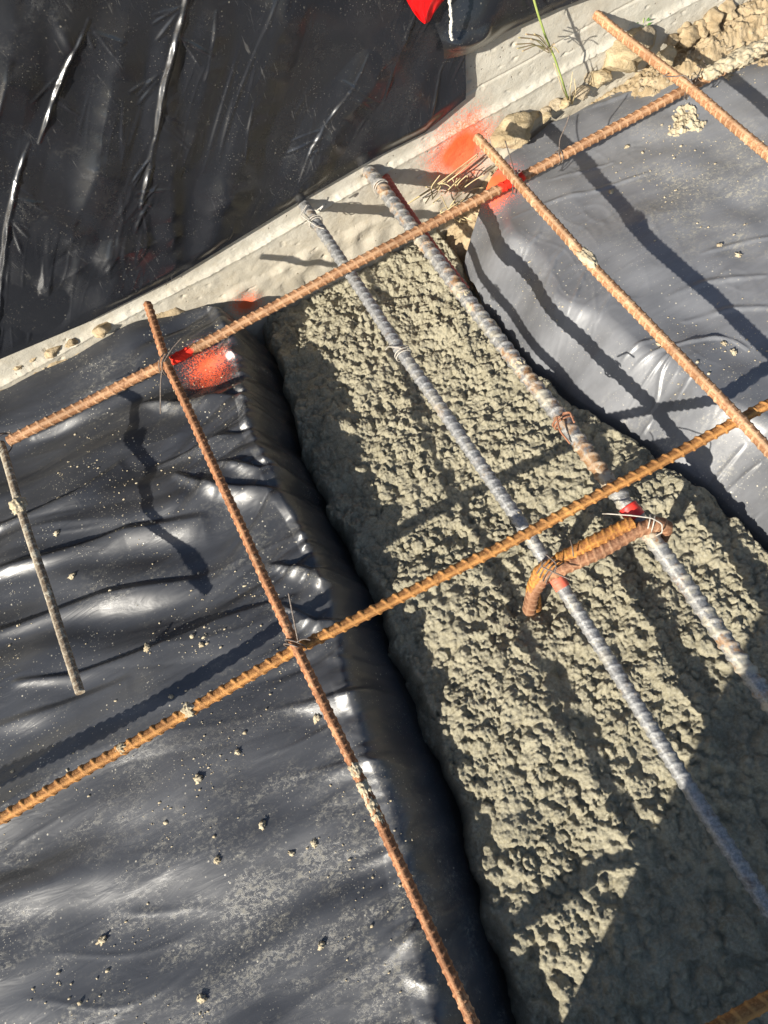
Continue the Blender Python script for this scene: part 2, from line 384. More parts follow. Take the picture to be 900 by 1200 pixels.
# right sheet's far edge, read off along the wall
RT = [hz(u, v, -0.09) for u, v in ((505, 292), (528, 262), (560, 225), (592, 185), (640, 152), (690, 104), (722, 84), (752, 80), (800, 52), (868, 0), (905, -30))]
RTX = [p[0] for p in RT]; RTY = [p[1] for p in RT]
def ytop_r(x): return np.minimum(np.interp(x, RTX, RTY), 1.185) + 0.004 * noise(np.asarray(x) * 14, 0 * np.asarray(x), 8)
LT = [hz(u, v, -0.09) for u, v in ((-60, 466), (0, 440), (100, 398), (172, 362), (235, 352), (290, 358), (330, 350))]
LTX = [p[0] for p in LT]; LTY = [p[1] for p in LT]
def ytop_l(x): return np.minimum(np.interp(x, LTX, LTY), 1.192) + 0.003 * noise(np.asarray(x) * 14, 0 * np.asarray(x) + 3, 9)

paintL = hz(238, 426, -0.09); paintW = wy(541, 181, 1.19)
m_plL = plastic_mat('left_plastic', 0.105, 0.50, 0.9, 0.31, spots=[(paintL, 0.046)], rz=0.12, bias=((-0.40, 0.06, -0.1), 0.52, 0.8))
m_plR = plastic_mat('right_plastic', 0.66, 0.9, 1.0, 0.22, spots=[(hz(578, 215, -0.09), 0.05)], rz=0.5, bumps=0.6, bias=((0.93, 0.84, -0.1), 0.27, 1.25))
m_plW = plastic_mat('wall_plastic', 0.026, 0.07, 0.25, 0.22, rz=0.0, bumps=0.5)

# left sheet
nu, nv = 500, 680
u = np.linspace(0, 1, nu)[:, None] ** 0.75; u = np.vstack([np.linspace(-2.4, -0.03, 30)[:, None], u])
v = np.linspace(0, 1, nv)[None, :]; v = np.hstack([np.linspace(-1.9, -0.02, 40)[None, :], v])
ys0 = -0.45 + (1.19 + 0.45) * v
X = -1.10 + (xl(ys0) + 0.025 + 1.10) * u
Y = -0.45 + (ytop_l(X) + 0.45) * v
Z = z_left(X, Y)
pd = np.exp(-(((X - paintL[0]) / 0.05) ** 2 + ((Y - paintL[1] + 0.004) / 0.02) ** 2)); Z = Z - 0.010 * pd
left = grid_obj('plastic_sheet', X, Y, Z, m_plL)
tag(left, 'black plastic sheet with white dust left of the wet concrete', 'plastic sheet')
# right sheet
nu, nv = 430, 560
u = np.linspace(0, 1, nu)[:, None]; v = np.linspace(0, 1, nv)[None, :]
u = np.vstack([u ** 1.7, np.linspace(1.05, 2.2, 16)[:, None]]); v = np.hstack([np.linspace(-2.0, -0.02, 40)[None, :], v])
y0 = -0.30; ysr = y0 + (1.19 - y0) * v
X = (xr(ysr) - 0.02) + (2.2 - (xr(ysr) - 0.02)) * u
Y = y0 + (ytop_r(X) - y0) * v
Z = z_right(X, Y)
right = grid_obj('plastic_sheet', X, Y, Z, m_plR)
tag(right, 'grey dusty wrinkled plastic sheet right of the wet concrete', 'plastic sheet')

# ground under everything, with the trench cut into it
m_soil = simple_mat('soil', (0.20, 0.15, 0.09), (0.34, 0.27, 0.17), 9, 0.95, 0.8, 0.01)
gx = [-60, -8, -1.5, -0.30, -0.13, 0.62, 0.80, 2.4, 8, 60]; gz = [-0.17, -0.17, -0.17, -0.17, -0.36, -0.36, -0.17, -0.17, -0.17, -0.17]
gy = [-60, -8, -2, -0.8, 0, 0.6, 1.25, 3, 8, 60]
X, Y = np.meshgrid(gx, gy, indexing='ij'); Z = np.repeat(np.array(gz)[:, None], len(gy), 1)
g = grid_obj('ground', X, Y, Z, m_soil, flip=False); tag(g, 'tan soil under the plastic sheets', 'ground', kind='structure')
for p in g.data.polygons: p.use_smooth = False

# loose soil along the foot of the wall
nu, nv = 1500, 90
u = np.linspace(-1.4, 2.2, nu)[:, None]; v = np.linspace(0, 1, nv)[None, :]
X = u + 0 * v; Y = 1.03 + 0.185 * v + 0 * u
lift = np.interp(X, [-1.4, -0.5, -0.1, 0.0, 0.45, 0.62, 0.8, 0.95, 1.12, 1.25, 2.2], [-0.066, -0.066, -0.078, -0.28, -0.28, -0.14, -0.115, -0.095, -0.055, -0.05, -0.05])
lift = lift - 0.05 * sm((1.15 - Y) / 0.07) * (X > 0.3) - 0.10 * sm((1.196 - Y) / 0.022) * (X < 0.3)
n1 = fbm(X * 13, Y * 13, 5, 101); lump = (np.abs(noise(X * 30, Y * 30, 103)) * 0.008 * (noise(X * 9, Y * 9, 109) > 0) + np.abs(noise(X * 80, Y * 80, 105)) * 0.006 + 0.004 * fbm(X * 60, Y * 60, 4, 110) + np.abs(noise(X * 170, Y * 170, 106)) * 0.004) * np.where(X < 0.3, 0.6, 1)
Z = lift + 0.008 * n1 + lump
m_dirt = simple_mat('dirt', (0.27, 0.20, 0.115), (0.42, 0.33, 0.21), 40, 0.95, 0.9, 0.004)
d = grid_obj('dirt', X, Y, Z, m_dirt); tag(d, 'tan crumbly dirt along the foot of the concrete wall', 'dirt', kind='stuff')

DIRT = (X, Y, Z)
# ------------------------------------------------------------------ concrete wall
def wall_mat():
    m = MB('cast_concrete')
    a = m.noise(7, 5, 0.65); b = m.noise(60, 6, 0.7); f = m.noise(420, 3, 0.7)
    c = m.mix(m.ramp(a, 0.3, 0.7), (0.40, 0.372, 0.31), (0.50, 0.475, 0.41))
    c = m.mix(m.math('MULTIPLY', m.ramp(b, 0.45, 0.75), 0.45), c, (0.34, 0.29, 0.21))
    pits = m.ramp(m.voro(70), 0.14, 0.05); pm = m.math('MULTIPLY', pits, m.ramp(m.noise(23, 2), 0.5, 0.62))
    c = m.mix(pm, c, (0.16, 0.13, 0.10))
    c = spray(m, c, [(paintW, 0.072), (wy(288, 358, 1.19), 0.032)])
    # brown earth stain near the foot
    sx = m.n('ShaderNodeSeparateXYZ'); m.put(sx.inputs[0], m.pos())
    st = m.math('ADD', sx.outputs[2], m.math('MULTIPLY', m.noise(18, 4, 0.7), 0.08))
    stn = m.ramp(st, 0.015, -0.05)
    c = m.mix(m.math('MULTIPLY', stn, 0.25), c, (0.36, 0.28, 0.17))
    h = m.math('ADD', m.math('MULTIPLY', m.noise(95, 7, 0.8), 0.9), m.math('MULTIPLY', f, 0.3)); h = m.math('SUBTRACT', h, m.math('MULTIPLY', pm, 1.6))
    return m.done(c, 0.9, 0, m.bump(h, 0.55, 0.0035), 0.3)
m_wall = wall_mat()
nu, nv = 1000, 300
xs = np.linspace(-1.6, 2.4, nu)[:, None]
zs = np.r_[np.linspace(-0.45, -0.15, 20), np.linspace(-0.147, 0.22, 250), np.linspace(0.24, 0.66, 30)][None, :]
X = xs + 0 * zs; Zw = zs + 0 * xs
ridge = 0.000 + 0.012 * noise(X * 2.0, 0 * X, 121) + np.interp(X, [-0.5, 0.0, 0.4, 0.8, 1.2], [-0.055, -0.040, -0.012, 0.018, 0.02])
lo = sm((ridge - Zw) / 0.006)                                  # lower lift stands proud
lip = np.exp(-((Zw - ridge + 0.002) / 0.006) ** 2) * (0.003 + 0.005 * np.clip(noise(X * 60, Zw * 50, 123), 0, 1) + 0.005 * np.clip(noise(X * 150, Zw * 110, 124), 0, 1))
board = np.exp(-((Zw - (ridge + 0.055 + 0.004 * noise(X * 3, 0 * X, 8))) / 0.0022) ** 2) * 0.0025
rough = 0.0008 * fbm(X * 22, Zw * 22, 4, 125)
lowbump = 0.0009 * fbm(X * 30, Zw * 30, 4, 127) * lo
foot = sm((-0.10 + 0.012 * noise(X * 8, 0 * X, 5) - Zw) / 0.02)
pit = -0.004 * np.clip(noise(X * 70, Zw * 70, 129) - 0.6, 0, 1) * 4
Yw = 1.2 + 0.004 - 0.007 * lo - lip * 0.7 - rough - lowbump - 0.012 * foot * (0.6 + 0.5 * noise(X * 25, Zw * 25, 131)) - pit + board
X = np.concatenate([X, X[:, :2]], 1); Yw = np.concatenate([Yw, np.full((nu, 2), 1.42)], 1)
Zw = np.concatenate([Zw, np.full((nu, 1), 0.66), np.full((nu, 1), -0.45)], 1)
wall = grid_obj('concrete_wall', X, Yw, Zw, m_wall)
tag(wall, 'pale rough cast concrete stem wall partly hung with black plastic', 'wall')

# black plastic hung on the wall: two overlapping sheets that go over its top
def wpt(u, v): p = wy(u, v, 1.18); return (p[0], p[2])
HEM = [wpt(u, v) for u, v in ((-80, 458), (0, 424), (100, 382), (200, 332), (350, 240), (440, 188), (500, 158), (548, 118), (531, 72))]
HX = np.array([h[0] for h in HEM]); HZ = np.array([h[1] for h in HEM])
def wall_y(X, Zw, seed):
    hang = fbm(X * 2.4 + Zw * 0.9, Zw * 1.6, 3, seed) * 0.024
    d1 = X - 0.80 * Zw
    f1 = noise(d1 * 7, Zw * 1.0, seed + 3) * 0.010 + noise(d1 * 19, Zw * 2.0, seed + 5) * 0.0022
    return hang + f1
nu, nv = 760, 420
u = np.linspace(0, 1, nu)[:, None]; v = np.linspace(0, 1, nv)[None, :]
XB = -0.85 + (HX[7] + 0.85) * u
XT = -0.85 + (0.62 + 0.85) * u
hem = np.interp(XB, HX[:8], HZ[:8])
X = XB * (1 - v) + XT * v + 0 * u
Zw = hem * (1 - v) + 0.675 * v
Yp = 1.178 - wall_y(X, Zw, 201)
Yp -= crease(X, Zw, [wpt(196, 40), wpt(200, 180), wpt(206, 310)], 2.0, 0.010, 0.022)
Yp -= crease(X, Zw, [wpt(60, 10), wpt(74, 40), wpt(84, 60)], 0.6, 0.006, 0.012)
for p_, h_, w_ in [(((340, -20), (305, 120), (245, 300)), .016, .050), (((475, 40), (400, 140), (335, 245)), .014, .045), (((150, 30), (112, 200), (62, 335)), .016, .050), (((50, 345), (105, 305), (175, 285)), .012, .035), (((20, 20), (10, 90), (-10, 160)), .014, .05), (((262, 0), (236, 130), (215, 200)), .010, .03)]:
    Yp -= crease(X, Zw, [wpt(*q_) for q_ in p_], 1.4, h_, w_)
for _ in range(10):
    Yp[1:-1, 1:-1] = (Yp[1:-1, 1:-1] * 2 + Yp[:-2, 1:-1] + Yp[2:, 1:-1]) / 4
d_ = X - 0.80 * Zw
msk_ = np.clip(noise(X * 6, Zw * 6, 261) * 1.6 + 0.3, 0, 1)
Yp -= msk_ * 0.0017 * np.clip(1 - np.abs(noise(d_ * 13, Zw * 2.2, 262)) * 12, 0, 1) + 0.0006 * msk_ * np.clip(1 - np.abs(noise(d_ * 34, Zw * 6, 263)) * 6, 0, 1)
Yp -= crease(X, Zw, [wpt(224, -60), wpt(217, 0), wpt(203, 55), wpt(190, 112), wpt(182, 165)], 0.8, 0.0085, 0.0075)
Yp -= crease(X, Zw, [wpt(182, 160), wpt(174, 200), wpt(164, 244)], 0.7, 0.005, 0.008)
Yp -= crease(X, Zw, [wpt(104, 20), wpt(92, 52), wpt(82, 68), wpt(66, 110), wpt(46, 172)], 0.7, 0.0065, 0.006)
Yp -= crease(X, Zw, [wpt(36, 170), wpt(18, 215), wpt(8, 265), wpt(3, 330), wpt(-4, 420)], 0.7, 0.007, 0.007)
Yp -= crease(X, Zw, [wpt(430, 60), wpt(412, 98), wpt(384, 140), wpt(360, 180), wpt(348, 215)], 0.8, 0.0028, 0.005)
Yp -= crease(X, Zw, [wpt(300, 110), wpt(290, 150), wpt(286, 195)], 0.8, 0.002, 0.004)
Yp -= crease(X, Zw, [wpt(252, 10), wpt(248, 60), wpt(240, 95)], 0.8, 0.003, 0.006)
Yp -= crease(X, Zw, [wpt(519, 78), wpt(504, 138)], 1.0, 0.004, 0.0035)
Yp -= crease(X, Zw, [wpt(486, 18), wpt(462, 70), wpt(446, 130)], 0.8, 0.0028, 0.005)
for (mx, my, ang) in ((205, 50, .5), (192, 105, 2.3), (186, 140, .7), (178, 190, 2.2), (60, 120, .6), (76, 85, 2.2), (20, 215, .5), (8, 270, .8), (400, 110, .7), (380, 150, 2.4), (100, 30, .9), (215, 20, 2.5), (168, 235, .3), (165, 240, 1.9)):
    for q_ in range(3):
        a_ = ang + rng.normal(0, .35); ln_ = rng.uniform(18, 52); mx += rng.uniform(-7, 7); my += rng.uniform(-12, 12)
        Yp -= crease(X, Zw, [wpt(mx, my), wpt(mx + ln_ * .5 * math.cos(a_), my + ln_ * .5 * math.sin(a_) + rng.uniform(-3, 3)), wpt(mx + ln_ * math.cos(a_), my + ln_ * math.sin(a_))], 0.8, rng.uniform(.0012, .0030), rng.uniform(.003, .006))
for k in range(12):
    a0 = 160 + rng.uniform(-30, 20); b0 = 225 + rng.uniform(-10, 60)
    Yp -= crease(X, Zw, [wpt(a0, b0), wpt(a0 - rng.uniform(-2, 10), b0 + rng.uniform(14, 25)), wpt(a0 - rng.uniform(-6, 35), b0 + rng.uniform(30, 60))], 0.8, 0.0012, 0.007)
near = sm((Zw - hem) / 0.03); Yp = Yp * near + (1.187) * (1 - near)
Yp = np.minimum(Yp, 1.1885)
# the sheet goes over the top of the wall
over = np.array([[1.20, 0.682], [1.30, 0.684], [1.43, 0.682], [1.445, 0.62], [1.447, 0.4]])
Xo = np.concatenate([X] + [X[:, -1:] for _ in over], 1); Yo = np.concatenate([Yp] + [np.full((nu, 1), a) for a, b in over], 1)
Zo = np.concatenate([Zw] + [np.full((nu, 1), b) for a, b in over], 1)
o = grid_obj('hanging_plastic', Xo, Yo, Zo, m_plW)
tag(o, 'clean black plastic sheet with long bright creases hung over the concrete wall', 'plastic sheet')
# right flap
FL = [wpt(u, v) for u, v in ((508, 22), (512, 48), (517, 66), (545, 62), (580, 48), (620, 28), (680, 0), (760, -40), (950, -140))]
fx = np.array([p[0] for p in FL[2:]]); fz = np.array([p[1] for p in FL[2:]])
nu, nv = 300, 180
u = np.linspace(0, 1, nu)[:, None]; v = np.linspace(0, 1, nv)[None, :]
XB = fx[0] + (2.3 - fx[0]) * u
hem = np.interp(XB, fx, fz)
XT = XB - 0.10 * (1 - u)
X = XB * (1 - v) + XT * v
Zw = hem * (1 - v) + 0.675 * v
edge = np.exp(-((X - (fx[0] - 0.1 * v)) / 0.035) ** 2); low = np.exp(-((Zw - hem) / 0.02) ** 2)
bulge = 0.030 * np.exp(-(((X - 0.585) / 0.06) ** 2 + ((Zw - 0.20) / 0.06) ** 2))
Yp = 1.168 - wall_y(X, Zw, 231) * 0.6 - 0.012 * edge - bulge + 0.012 * low
Yp -= crease(X, Zw, [wpt(500, 40), wpt(545, 42), wpt(566, 24)], 0.8, 0.010, 0.02)
Yp = np.minimum(Yp, 1.186)
Yp[:, 0] += 0.004
Xo = np.concatenate([X] + [X[:, -1:] for _ in over], 1); Yo = np.concatenate([Yp] + [np.full((nu, 1), a - (0.006 if a < 1.3 else -0.004)) for a, b in over], 1)
Zo = np.concatenate([Zw] + [np.full((nu, 1), b + 0.006) for a, b in over], 1)
o = grid_obj('plastic_flap', Xo, Yo, Zo, m_plW)
tag(o, 'folded black plastic flap above the bare concrete beside the red flag', 'plastic sheet')

# ------------------------------------------------------------------ fresh concrete
def concrete():
    y0, y1 = -0.55, 1.215; x0, x1 = -0.24, 0.72; st = 0.00145
    nx = int((x1 - x0) / st); ny = int((y1 - y0) / st)
    xs = x0 + np.arange(nx) * st; ys = y0 + np.arange(ny) * st
    X, Y = np.meshgrid(xs, ys, indexing='ij')
    base = 0.012 * fbm(X * 5, Y * 5, 3, 301) + 0.007 * fbm(X * 20, Y * 20, 3, 305)
    # gravel and paste lumps: max of many tilted caps
    H = np.full_like(X, -1.0)
    N = 9000
    cx = rng.uniform(x0, x1, N); cy = rng.uniform(y0, y1, N)
    r = 0.0042 + rng.gamma(1.6, 0.0026, N); r = np.clip(r, 0.0042, 0.021)
    off = rng.normal(0, 0.0035, N) - r * 0.45
    asp = rng.uniform(0.6, 1.0, N); an = rng.uniform(0, np.pi, N); flat = rng.uniform(0.5, 1.0, N)
    for k in range(N):
        R = r[k] * 1.05
        i0 = max(0, int((cx[k] - R - x0) / st)); i1 = min(nx, int((cx[k] + R - x0) / st) + 2)
        j0 = max(0, int((cy[k] - R - y0) / st)); j1 = min(ny, int((cy[k] + R - y0) / st) + 2)
        if i0 >= i1 or j0 >= j1: continue
        dx = xs[i0:i1, None] - cx[k]; dy = ys[None, j0:j1] - cy[k]
        ca, sa = math.cos(an[k]), math.sin(an[k])
        a = (dx * ca + dy * sa) / r[k]; b = (-dx * sa + dy * ca) / (r[k] * asp[k])
        q = 1 - (a * a + b * b)
        h = np.where(q > 0, off[k] + r[k] * flat[k] * 1.15 * np.maximum(q, 0) ** 0.45, -1)
        H[i0:i1, j0:j1] = np.maximum(H[i0:i1, j0:j1], h)
    H = np.maximum(H, -0.011)
    # paste softens some areas
    soft = H.copy()
    for _ in range(3):
        soft[1:-1, 1:-1] = (soft[1:-1, 1:-1] * 2 + soft[:-2, 1:-1] + soft[2:, 1:-1] + soft[1:-1, :-2] + soft[1:-1, 2:]) / 6
    k = sm((fbm(X * 9, Y * 9, 3, 311) + 0.1) / 0.7) * 0.7 + 0.12
    # the shaded corner by the photographer's feet is wetter and smoother
    k = np.maximum(k, 0.9 * sm((0.02 + 0.5 * X - Y) / 0.25))
    H = H * (1 - k) + soft * k
    H2 = np.full_like(X, 0.0)
    N2 = 46000
    cx = rng.uniform(x0, x1, N2); cy = rng.uniform(y0, y1, N2); r = np.clip(0.0018 + rng.gamma(1.5, 0.0009, N2), 0.0018, 0.007); hh = rng.uniform(0.45, 1.15, N2) * r
    an = rng.uniform(0, np.pi, N2); asp = rng.uniform(0.55, 1.0, N2)
    for m_ in range(N2):
        R = r[m_]
        i0 = max(0, int((cx[m_] - R - x0) / st)); i1 = min(nx, int((cx[m_] + R - x0) / st) + 2)
        j0 = max(0, int((cy[m_] - R - y0) / st)); j1 = min(ny, int((cy[m_] + R - y0) / st) + 2)
        if i0 >= i1 or j0 >= j1: continue
        dx = xs[i0:i1, None] - cx[m_]; dy = ys[None, j0:j1] - cy[m_]
        ca, sa = math.cos(an[m_]), math.sin(an[m_])
        q = 1 - ((dx * ca + dy * sa) / R) ** 2 - ((-dx * sa + dy * ca) / (R * asp[m_])) ** 2
        H2[i0:i1, j0:j1] = np.maximum(H2[i0:i1, j0:j1], hh[m_] * np.sqrt(np.maximum(q, 0)))
    fine = H2 + 0.0017 * fbm(X * 200, Y * 200, 2, 336)
    pits = 0.013 * np.clip(fbm(X * 48, Y * 48, 3, 341) - 0.36, 0, 1)
    H = H * 0.46 + fine * 0.95 * (1 - 0.4 * k) - 0.003 - pits * (1 - k)
    Zc = -0.202 + base + H
    Zc += np.interp(Y, [-0.5, 0.1, 0.5, 1.0, 1.2], [0.026, 0.025, 0.016, 0.004, -0.010])
    dl = X - xl(Y) + 0.014 * noise(Y * 22, X * 22, 321); dr = xr(Y) - X + 0.012 * noise(Y * 22, X * 22, 323)
    Zc -= 0.10 * (1 - sm((dl + 0.02) / 0.045)) + 0.06 * (1 - sm((dr + 0.015) / 0.04))
    return grid_obj('fresh_concrete', X, Y, Zc, m_conc)
def conc_mat():
    m = MB('wet_concrete')
    a = m.noise(18, 5, 0.65); b = m.noise(240, 4, 0.75); c_ = m.noise(900, 2, 0.7)
    c = m.mix(m.ramp(a, 0.3, 0.7), (0.285, 0.255, 0.170), (0.395, 0.358, 0.252))
    c = m.mix(m.math('MULTIPLY', m.ramp(b, 0.42, 0.62), 0.55), m.mix(0.22, c, (0.16, 0.14, 0.09)), (0.46, 0.425, 0.32))
    sx = m.n('ShaderNodeSeparateXYZ'); m.put(sx.inputs[0], m.pos())
    wet = m.ramp(m.math('SUBTRACT', m.math('MULTIPLY', sx.outputs[0], 0.58), sx.outputs[1]), 0.02, 0.24)
    rg = m.math('SUBTRACT', m.ramp(a, 0.3, 0.7, 0.5, 0.78), m.math('MULTIPLY', wet, 0.18))
    h = m.math('ADD', b, m.math('MULTIPLY', c_, 0.6))
    return m.done(c, rg, 0, m.bump(h, 0.9, 0.0034), 0.45)
m_conc = conc_mat()
fc = concrete(); tag(fc, 'lumpy wet grey concrete filling the trench', 'concrete', kind='stuff')

# ------------------------------------------------------------------ reinforcing bars
def rebar(pts, r, mat, label, pitch=0.0165, rib=0.0015, style='vee', wob=0.0006, seed=0, its=60, name='rebar', nseg=28, phase=0.6, cut=0.0):
    P = [hz(*p) for p in pts]
    out = lambda q: q[0] < -5 or q[0] > 905 or q[1] > 1205
    if out(pts[-1]): d_ = P[-1] - P[-2]; P.append(P[-1] + np.array([d_[0], d_[1], 0]) / np.hypot(d_[0], d_[1]) * 0.9)
    if out(pts[0]): d_ = P[0] - P[1]; P.insert(0, P[0] + np.array([d_[0], d_[1], 0]) / np.hypot(d_[0], d_[1]) * 0.9)
    Q, s = smooth_path(P, pitch / 14, its * 2)
    Q = Q + np.stack([wob * noise(s * 6, 0 * s, seed), wob * noise(s * 6, 0 * s, seed + 1), wob * noise(s * 6, 0 * s, seed + 2)], -1) * 2
    th = np.linspace(0, 2 * np.pi, nseg, endpoint=False)[None, :]; ss = s[:, None]
    if style == 'vee':                              # crescent ribs meeting two straight seams
        a = ((th / np.pi) % 1.0)
        ph = (ss / pitch + 0.55 * np.abs(a - 0.5) * np.where(th < np.pi, 1, -1) + 0.5 * (th < np.pi)) % 1.0
        cres = np.sin(np.pi * a) ** 0.6
        tr = np.clip((1 - np.abs(ph - 0.5) / (0.07 + 0.11 * cres)) * 1.7, 0, 1) * cres
        seam = np.clip((0.13 - np.minimum(a, 1 - a)) / 0.04, 0, 1) * 0.8
        prof = np.maximum(tr, seam)
    else:                                           # slanted ribs
        a = ((th / np.pi) % 1.0)
        ph = (ss / pitch + 0.75 * a + 0.5 * (th < np.pi)) % 1.0
        tr = np.clip((1 - np.abs(ph - 0.5) / 0.22) * 1.6, 0, 1) * np.sin(np.pi * a) ** 0.4
        seam = np.exp(-((np.minimum(a, 1 - a)) / 0.06) ** 2) * 0.7
        prof = np.maximum(tr, seam)
    wear = 0.85 + 0.15 * noise(ss * 40, th, seed + 5)
    rad = r + rib * prof * wear + 0.00025 * noise(ss * 300, th * 3, seed + 7)
    o = sweep(name, Q, rad, mat, None, nseg, phase)
    attr(o, 'rib', np.r_[prof.ravel(), 0, 0])
    tag(o, label, 'rebar')
    return o, Q
m_rustA = rust_mat('rust_orange', (0.17, 0.065, 0.028), (0.36, 0.145, 0.058), (0.48, 0.23, 0.11), (0.60, 0.36, 0.20), 0.35)
m_rustB1 = rust_mat('rust_tan', (0.23, 0.10, 0.045), (0.42, 0.20, 0.085), (0.55, 0.32, 0.17), (0.62, 0.44, 0.28), 0.5,
                    spots=[(hz(212, 418, 0.045), 0.024), (hz(598, 214, 0.016), 0.03)])
m_rustB2 = rust_mat('rust_ochre', (0.18, 0.075, 0.024), (0.40, 0.172, 0.050), (0.47, 0.24, 0.08), (0.66, 0.34, 0.10), 0.5)
m_rustC = rust_mat('rust_dusty', (0.25, 0.11, 0.05), (0.42, 0.20, 0.085), (0.58, 0.37, 0.21), (0.64, 0.47, 0.30), 0.5)
m_grey1 = rust_mat('scuffed_steel', (0.12, 0.085, 0.06), (0.20, 0.17, 0.14), (0.30, 0.22, 0.14), (0.40, 0.40, 0.40), 0.4, rough=0.6, steel=0.75, cement=0.4)
m_grey2 = rust_mat('rust_flecked_steel', (0.22, 0.11, 0.045), (0.36, 0.20, 0.09), (0.34, 0.29, 0.22), (0.50, 0.46, 0.38), 0.45, rough=0.6, steel=0.62, cement=0.75)
m_crusted = rust_mat('cement_coated_steel', (0.16, 0.11, 0.07), (0.26, 0.20, 0.14), (0.40, 0.35, 0.26), (0.50, 0.45, 0.35), 0.6, cement=1.0)
m_hook = rust_mat('rust_bright', (0.22, 0.08, 0.03), (0.46, 0.19, 0.035), (0.56, 0.27, 0.05), (0.64, 0.36, 0.12), 0.35)
m_hookB = rust_mat('rust_brown', (0.17, 0.075, 0.04), (0.30, 0.13, 0.06), (0.40, 0.22, 0.12), (0.50, 0.33, 0.2), 0.4)
m_pink = rust_mat('paint_dipped', (0.42, 0.09, 0.06), (0.58, 0.13, 0.09), (0.50, 0.20, 0.14), (0.7, 0.30, 0.22), 0.4)

RB = 0.0079
b1, B1Q = rebar([(10, 517, .045), (195, 426, .045), (410, 312, .035), (605, 211, .015), (805, 104, .010), (960, 24, .010)], RB + .0006, m_rustB1,
                'long tan rusty bar with two red painted patches running beside the wall', seed=1, phase=0.75)
b2, B2Q = rebar([(-70, 995, .0), (0, 960, .0), (345, 762, .0), (620, 624, .0), (900, 474, .0), (970, 437, .0)], RB - .0002, m_rustB2,
                'long orange rusty bar crossing the middle of the wet concrete', seed=2, phase=0.68, pitch=0.0185, rib=0.0022)
ba, AQ = rebar([(173, 356, .078), (195, 425, .066), (345, 754, .019), (428, 925, .017), (556, 1203, .010), (600, 1300, .008)], RB - .0010, m_rustA,
               'rusty orange bar lying over the left plastic sheet at full length', seed=3, pitch=0.0125, rib=0.0014, phase=0.15)
bc, CQ = rebar([(559, 161, .042), (605, 212, .037), (700, 318, .031), (870, 494, .020), (945, 576, .018)], RB + .0003, m_rustC,
               'dusty brown rusty bar over the right plastic sheet starting at the orange paint', seed=4, pitch=0.0135, rib=0.0013, phase=0.35)
bd, DQ = rebar([(692, 12, .087), (720, 35, .070), (805, 101, .032), (900, 181, .022), (985, 255, .018)], RB + .0008, m_rustC,
               'rough pale rusty bar set into the wall in the upper right corner', seed=5, pitch=0.0135, rib=0.0012, phase=0.35)
bg, GQ = rebar([(1, 519, .028), (20, 585, .022), (60, 705, .018), (94, 812, .018)], RB - .0016, m_crusted,
               'short cement-coated bar at the left edge hanging under the tan bar', seed=6, pitch=0.0135, rib=0.0012, wob=0.0012)
r1, R1Q = rebar([(350, 230, .0), (357, 241, .0), (480, 426, -.022), (610, 612, -.047), (655, 682, -.085), (700, 752, -.104), (800, 912, -.108), (905, 1072, -.108), (960, 1160, -.108)], 0.0101, m_grey1,
               'smooth dark grey bar with a red band set into the wall left of its twin', seed=7, pitch=0.0150, rib=0.0017, style='slant', its=500)
r2, R2Q = rebar([(424, 190, .002), (432, 201, .002), (540, 342, -.018), (660, 494, -.035), (735, 594, -.048), (770, 638, -.075), (800, 680, -.094), (905, 828, -.100), (970, 920, -.100)], 0.0118, m_grey2,
               'thick ribbed silver bar with rusty upper length, right one of the trench pair', seed=8, pitch=0.0190, rib=0.0028, style='slant', its=500)
b3, B3Q = rebar([(800, 1228, .0), (870, 1188, .0), (980, 1130, .0)], RB, m_rustB2, 'shaded rusty bar in the bottom right corner over wet concrete', seed=9)
bp, PQ = rebar([(449, 204, -.028), (472, 240, -.032), (500, 280, -.036), (545, 340, -.040)], 0.0085, m_pink,
               'short bar with a faded red painted tip beside the ribbed bar', seed=10, pitch=0.012, rib=0.001, style='slant')
# two hooked bars tied across the pair
h1, H1Q = rebar([(627, 712, -.185), (624, 690, -.110), (634, 668, -.062), (655, 656, -.052), (700, 632, -.040), (742, 612, -.036)], 0.0098, m_hook,
                'bright orange hooked short bar lying behind the brown hooked bar', pitch=0.0125, rib=0.0017, style='slant', seed=11, its=40, name='hooked_rebar')
h2, H2Q = rebar([(620, 716, -.165), (624, 695, -.120), (636, 676, -.078), (655, 668, -.058), (700, 648, -.050), (745, 622, -.044), (770, 613, -.046), (781, 617, -.062), (776, 628, -.095), (770, 640, -.14)], 0.0102, m_hookB,
                'brown rusty hooked bar with bent ends tied over the two trench bars', pitch=0.0125, rib=0.0015, style='slant', seed=12, its=40, name='hooked_rebar')
h1['category'] = h2['category'] = 'rebar hook'

# painted bands, cement crusts on the bars
m_red = simple_mat('red_paint', (0.62, 0.02, 0.02), (0.75, 0.05, 0.03), 60, 0.45, 0.3, 0.0006, 0.5)
m_redo = simple_mat('red_orange_paint', (0.66, 0.10, 0.06), (0.72, 0.17, 0.10), 60, 0.6, 0.3, 0.0006, 0.4)
m_crust = simple_mat('dried_mortar', (0.38, 0.31, 0.20), (0.52, 0.45, 0.32), 70, 0.95, 0.9, 0.003)
def nearest(Q, uv):
    best = None
    for i, p in enumerate(Q):
        d = p - CAM; c = np.array([T[0] * d[0] + L[0] * d[1] + U[0] * d[2], T[1] * d[0] + L[1] * d[1] + U[1] * d[2], T[2] * d[0] + L[2] * d[1] + U[2] * d[2]])
        e = (450 + F * c[0] / c[2] - uv[0]) ** 2 + (600 + F * c[1] / c[2] - uv[1]) ** 2
        if best is None or e < best[0]: best = (e, i)
    return best[1]
